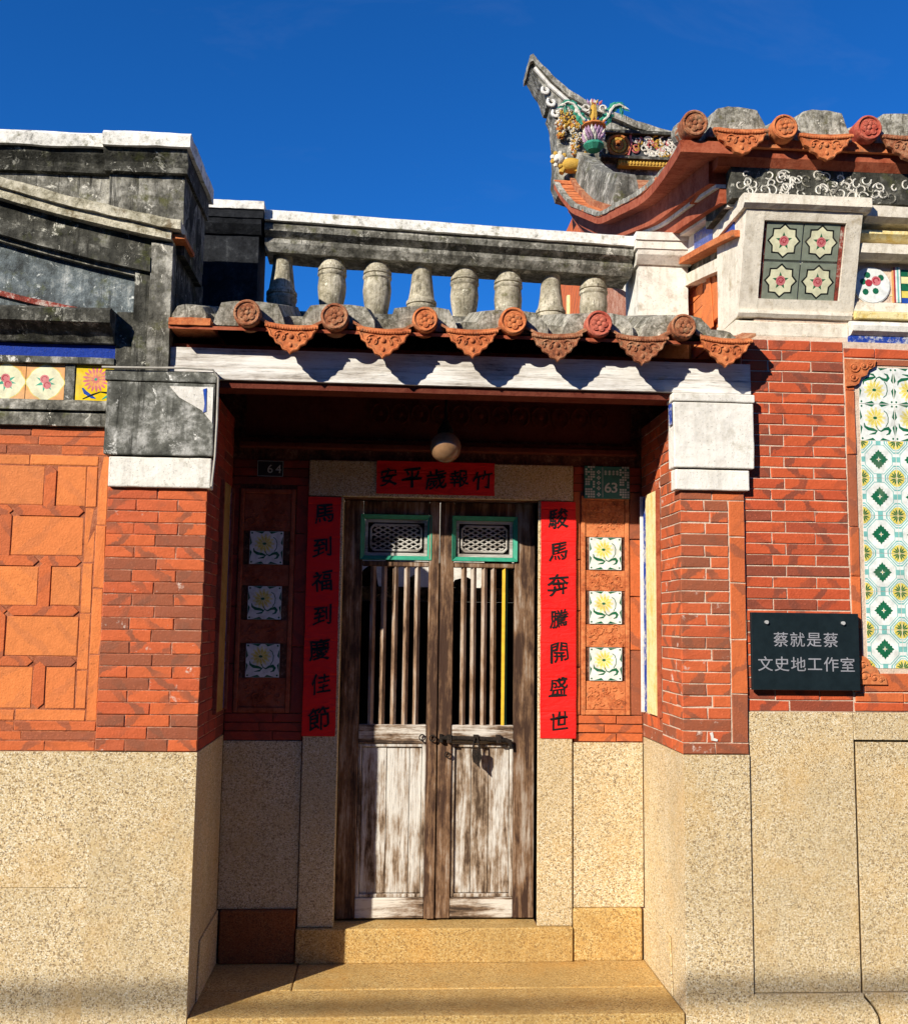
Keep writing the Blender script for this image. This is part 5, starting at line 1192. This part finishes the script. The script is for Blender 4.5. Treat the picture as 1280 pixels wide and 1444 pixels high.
def lotus(cx, cy, cz, k):
    """lotus stand with green winged leaves, all of cut shards"""
    m = MB()
    def leaf(p, d, l, w, mt):                     # one pointed shard
        p = Vector(p); d = Vector(d).normalized(); u = d.cross(Vector((0.1, -1, 0.2))).normalized() * w; n_ = d.cross(u).normalized() * w * 0.5
        q = [p, p + d * l * 0.5 + u, p + d * l, p + d * l * 0.5 - u, p + d * l * 0.45 - n_]
        m.add(q, [(0, 1, 4), (1, 2, 4), (2, 3, 4), (3, 0, 4), (0, 3, 2, 1)], mt)
    m.lathe([(0.07 * k, -0.05 * k), (0.115 * k, 0.0), (0.10 * k, 0.03 * k), (0.06 * k, 0.05 * k)], (cx, cy, cz), 10, 4)
    for row, (r0, z0, l, tilt) in enumerate(((0.065, 0.03, 0.11, 0.75), (0.08, 0.07, 0.11, 0.45), (0.085, 0.11, 0.10, 0.2))):
        for i in range(16):
            a = 6.2832 * (i + 0.5 * row) / 16
            leaf((cx + r0 * k * math.cos(a), cy + r0 * k * math.sin(a), cz + z0 * k), (math.cos(a) * tilt, math.sin(a) * tilt, 1), l * k, 0.019 * k, 5 if (i + row) % 3 else 0)
    m.lathe([(0.09 * k, 0.19 * k), (0.135 * k, 0.215 * k), (0.125 * k, 0.235 * k), (0.05 * k, 0.25 * k)], (cx, cy, cz), 10, 2)
    for i in range(18):
        a = 6.2832 * i / 18; leaf((cx + 0.10 * k * math.cos(a), cy + 0.10 * k * math.sin(a), cz + 0.225 * k), (math.cos(a), math.sin(a), 0.9), 0.06 * k, 0.016 * k, (4, 2, 7)[i % 3])
    m.lathe([(0.04 * k, 0.24 * k), (0.046 * k, 0.36 * k), (0.03 * k, 0.46 * k)], (cx, cy, cz), 7, 1)
    for i in range(10): leaf((cx + rr_.uniform(-0.05, 0.05) * k, cy - 0.02 * k, cz + 0.45 * k), (rr_.uniform(-0.8, 0.8), -0.3, 1), 0.07 * k, 0.018 * k, (3, 0, 1, 5)[i % 4])
    for s_ in (-1, 1):
        pth = [(0.05, 0.27), (0.10, 0.28), (0.15, 0.33), (0.18, 0.40), (0.22, 0.455), (0.28, 0.475), (0.315, 0.46), (0.31, 0.435)]
        for t, ((a, b), (c, d)) in enumerate(zip(pth[:-1], pth[1:])):
            w = (0.06, 0.075, 0.07, 0.055, 0.04, 0.026, 0.016)[t]
            for v in (-1, 0, 1):
                leaf((cx + s_ * a * k + v * 0.012 * k, cy - 0.01 * k * (v == 0), cz + b * k + v * s_ * -0.02 * k), (s_ * (c - a), 0, d - b), 0.12 * k, w * 0.6 * k, 4 if v else (4, 4, 0)[t % 3])
        m.tube([(cx + s_ * x * k, cy - 0.02 * k, cz + z * k) for x, z in pth], [0.014 * k] * 5 + [0.012 * k, 0.009 * k, 0.006 * k], 5, 0)
        m.tube([(cx + s_ * (0.09 + 0.035 * math.cos(t)) * k, cy - 0.05 * k, cz + (0.40 + 0.035 * math.sin(t)) * k) for t in [0.6 * q for q in range(9)]], 0.012 * k, 5, 0)
    return m.build('lotus_finial', PM, hr)
lotus(1.555, 3.45, 5.262, 0.74)
# scroll panel on the ridge face
sp_ = fbox('ridge_panel', (1.72, 2.60, YG - 0.055, YG - 0.001, 5.29, 5.47), 'charcoal', rd)
m = MB()
for k in range(95):
    x = rr_.uniform(1.92, 2.56); z = rr_.uniform(5.31, 5.45); s_ = rr_.uniform(0.02, 0.04); a0 = rr_.uniform(0, 6.28)
    m.tube([(x + s_ * (1 - t / 7) * math.cos(a0 + t), YG - 0.066, z + s_ * (1 - t / 7) * math.sin(a0 + t)) for t in [0.5 * j for j in range(10)]], 0.008, 4, (0, 8, 0, 3, 1, 0)[k % 6])
for r_ in (0.085, 0.055, 0.03):
    m.tube([(1.80 + r_ * math.cos(t), YG - 0.07, 5.38 + r_ * math.sin(t)) for t in [0.4 * j for j in range(17)]], 0.014, 6, 2 if r_ != 0.055 else 1)
m.tube([(1.90, YG - 0.066, 5.475), (1.905, YG - 0.066, 5.39), (1.88, YG - 0.066, 5.30)], 0.010, 5, 3)
m.build('scroll_relief', PM, sp_, smooth=True)
m = MB(); m.box(1.80, 2.60, YG - 0.065, YG - 0.0, 5.215, 5.262, 1)
for k in range(30): m.ball((1.82 + 0.027 * k, YG - 0.068, 5.238), 0.012, 0.01, 0.018, 1, 6, 4)
m.build('beaded_strip', PM, rd)
fbox('ridge_moulding', (1.66, XF, YG - 0.09, YG - 0.001, 5.265, 5.286), 'cement_dark', rd); fbox('ridge_moulding', (1.66, XF, YG - 0.10, YG - 0.001, 5.475, 5.50), 'cement_dark', rd)

# ================================================================== SMALL THINGS
def couplet(name_label, x0, x1, z0, z1, chars, vertical, size, yy):
    n = 9; m = MB()
    rr2 = random.Random(len(chars) + int(x0 * 100))
    # thin paper, a little wavy
    nx, nz = 5, 20 if vertical else 5
    if not vertical: nx = 16
    vs = []; fs = []
    for j in range(nz + 1):
        for i in range(nx + 1):
            x = x0 + (x1 - x0) * i / nx; z = z0 + (z1 - z0) * j / nz
            q = mnoise.noise(Vector((x * 7, z * 7, 3.1))) * 0.0022
            if i in (0, nx): x += rr2.uniform(-0.0012, 0.0012)
            vs.append((x, yy - 0.0008 + q * 0.5 - 0.001, z))
    for j in range(nz):
        for i in range(nx):
            a = j * (nx + 1) + i; fs.append((a, a + 1, a + nx + 2, a + nx + 1))
    m.add(vs, fs)
    at = ((x0 + x1) / 2, yy, z0)
    p = m.build('red_paper_scroll', 'red_paper', None, at=at, fix=False); tag(p, name_label, 'couplet', 'red paper new-year scrolls round the door')
    sol = p.modifiers.new('paper', 'SOLIDIFY'); sol.thickness = 0.0008; sol.offset = 1
    for k, ch in enumerate(chars):
        if vertical: cx, cz = (x0 + x1) / 2 + rr2.uniform(-0.006, 0.006), z1 - (z1 - z0) * (k + 0.5) / len(chars)
        else: cx, cz = x0 + (x1 - x0) * (k + 0.5) / len(chars), (z0 + z1) / 2 + rr2.uniform(-0.004, 0.004)
        glyph(ch, p, cx, cz, yy - 0.0050, size * rr2.uniform(0.92, 1.1), 'ink', 0.012, 0.16, 0.10)
YP = YB - 0.0135
couplet('red paper scroll with black brush writing left of the door, in shade', -0.372, -0.222, 0.985, 2.076, '馬到福到慶佳節', True, 0.094, YP)
couplet('bright sunlit red paper scroll with black brush writing right of the door', 0.712, 0.878, 0.982, 2.076, '駿馬奔騰開盛世', True, 0.098, YP - 0.001)
couplet('short horizontal red paper strip with black writing pasted across the lintel', -0.060, 0.492, 2.097, 2.252, '安平歲報竹', False, 0.095, YP)

# black plaque on the right wall
SG = empty('wall_sign', (1.732, 0.06, 1.245), 'black stone plaque with two lines of grey Chinese lettering bolted to the right brick wall', 'sign')
sg = fbox('plaque', (1.503, 1.958, YH - 0.036, YH - 0.016, 1.245, 1.562), 'sign_black', SG, bevel=0.002)
for x in (1.565, 1.890):
    m = MB(); n = 14; m.prism([(x + 0.0075 * math.cos(6.2832 * i / n), 1.522 + 0.0075 * math.sin(6.2832 * i / n)) for i in range(n)], YH - 0.046, YH - 0.036); m.prism([(x + 0.004 * math.cos(6.2832 * i / n), 1.522 + 0.004 * math.sin(6.2832 * i / n)) for i in range(n)], YH - 0.0355, YH + 0.004); m.build('bolt', 'steel', SG, smooth=True)
for k, ch in enumerate('蔡就是蔡'): glyph(ch, SG, 1.625 + 0.0705 * k, 1.452, YH - 0.0372, 0.064, 'sign_grey', 0.003, 0, 0, 1.04)
for k, ch in enumerate('文史地工作室'): glyph(ch, SG, 1.558 + 0.0695 * k, 1.352, YH - 0.0372, 0.064, 'sign_grey', 0.003, 0, 0, 1.04)

SG.scale = (SW, 1, SW); SG.location = (1.732 * SW, SG.location.y, 1.5 + (1.245 - 1.5) * SW)
# house-number plates
NP = empty('number_plate', (1.03, YB - 0.01, 2.096), 'small green house number plate reading 63 with patterned white edges', 'number plate')
fbox('plate', (0.919, 1.138, YB - 0.012, YB - 0.004, 2.096, 2.252), 'plate_green', NP, bevel=0.003)
for c0 in (0.923, 1.087):
    m = MB()
    for i in range(4):
        for j in range(13):
            x = c0 + 0.012 * i; z = 2.099 + 0.0118 * j
            if (i * 3 + j * 5 + (i * j) % 3) % 4 != 0: m.flat([(x + 0.001, z + 0.001), (x + 0.0105, z + 0.0015), (x + 0.0105, z + 0.0095), (x + 0.001, z + 0.010)], YB - 0.0128)
    m.build('pattern_print', 'plate_white', NP, fix=False)
m = MB()
for z in (2.115, 2.145, 2.170, 2.195, 2.222):
    for d in (-0.006, 0.006): m.disc(0.988 + d, z, 0.0042, YB - 0.0128, 6); m.disc(0.988, z + d, 0.0042, YB - 0.0128, 6)
m.box(1.006, 1.008, YB - 0.0130, YB - 0.012, 2.102, 2.246)
m.build('symbol_print', 'plate_white', NP, fix=False)
for k, x in enumerate((1.021, 1.040, 1.059, 1.077)):
    m = MB()
    for q in range(3): m.flat([(x - 0.006, 2.211 + 0.007 * q), (x + 0.006, 2.211 + 0.007 * q), (x + 0.006, 2.2145 + 0.007 * q), (x - 0.006, 2.2145 + 0.007 * q)], YB - 0.0128)
    m.flat([(x - 0.0015, 2.208), (x + 0.0015, 2.208), (x + 0.0015, 2.232), (x - 0.0015, 2.232)], YB - 0.0127); m.build('small_print', 'plate_white', NP, fix=False)
for ch, x in (('6', 1.032), ('3', 1.063)): glyph(ch, NP, x, 2.149, YB - 0.0130, 0.066, 'plate_white', 0.012, 0, 0, 1.1)
N2 = empty('number_plate', (-0.552, YB - 0.01, 2.167), 'small dark house number plate reading 64 in shade on the left wall', 'number plate')
fbox('plate', (-0.612, -0.492, YB - 0.010, YB - 0.004, 2.166, 2.242), 'plate_dark', N2, bevel=0.002)
m = MB()
for b in ((-0.611, -0.493, 2.1675, 2.1695), (-0.611, -0.493, 2.2385, 2.2405), (-0.611, -0.609, 2.170, 2.238), (-0.495, -0.493, 2.170, 2.238)): m.flat([(b[0], b[2]), (b[1], b[2]), (b[1], b[3]), (b[0], b[3])], YB - 0.0108)
m.build('border_print', 'plate_white', N2, fix=False)
for ch, x in (('6', -0.553), ('4', -0.515)): glyph(ch, N2, x, 2.203, YB - 0.0110, 0.056, 'plate_white', 0.004)

# globe lamp under the porch ceiling
LP = empty('globe_lamp', (0.242, 0.30, 2.59), 'unlit round amber glass globe lamp hanging under the porch ceiling', 'lamp')
m = MB(); m.ball((0.242, 0.30, 2.268), 0.069, 0.069, 0.069, 0, 28, 18); m.build('globe', 'lamp_glass', LP, smooth=True)
m = MB(); m.lathe([(0.034, 0.055), (0.036, 0.075), (0.02, 0.10), (0.012, 0.12)], (0.242, 0.30, 2.268), 16); m.build('holder', 'iron', LP, smooth=True)
m = MB(); m.tube([(0.242, 0.30, 2.38), (0.242, 0.30, 2.588)], 0.006, 8); m.lathe([(0.045, -0.03), (0.045, 0.0)], (0.242, 0.30, 2.588), 16); m.build('stem', 'iron', LP, smooth=True)

# thin cable over the left pier cap and down its edge
m = MB(); m.tube([(-1.15, -0.045, 2.497), (-0.95, -0.047, 2.499), (-0.82, -0.047, 2.503), (-0.715, -0.046, 2.499), (-0.694, -0.035, 2.47), (-0.693, -0.03, 2.30), (-0.696, -0.026, 2.15), (-0.706, -0.02, 2.03)], 0.0045, 7)
c_ = m.build('cable', 'cable_grey', None, smooth=True, at=(-0.9, -0.045, 2.497)); tag(c_, 'thin pale cable laid over the top of the left pier cap', 'cable')
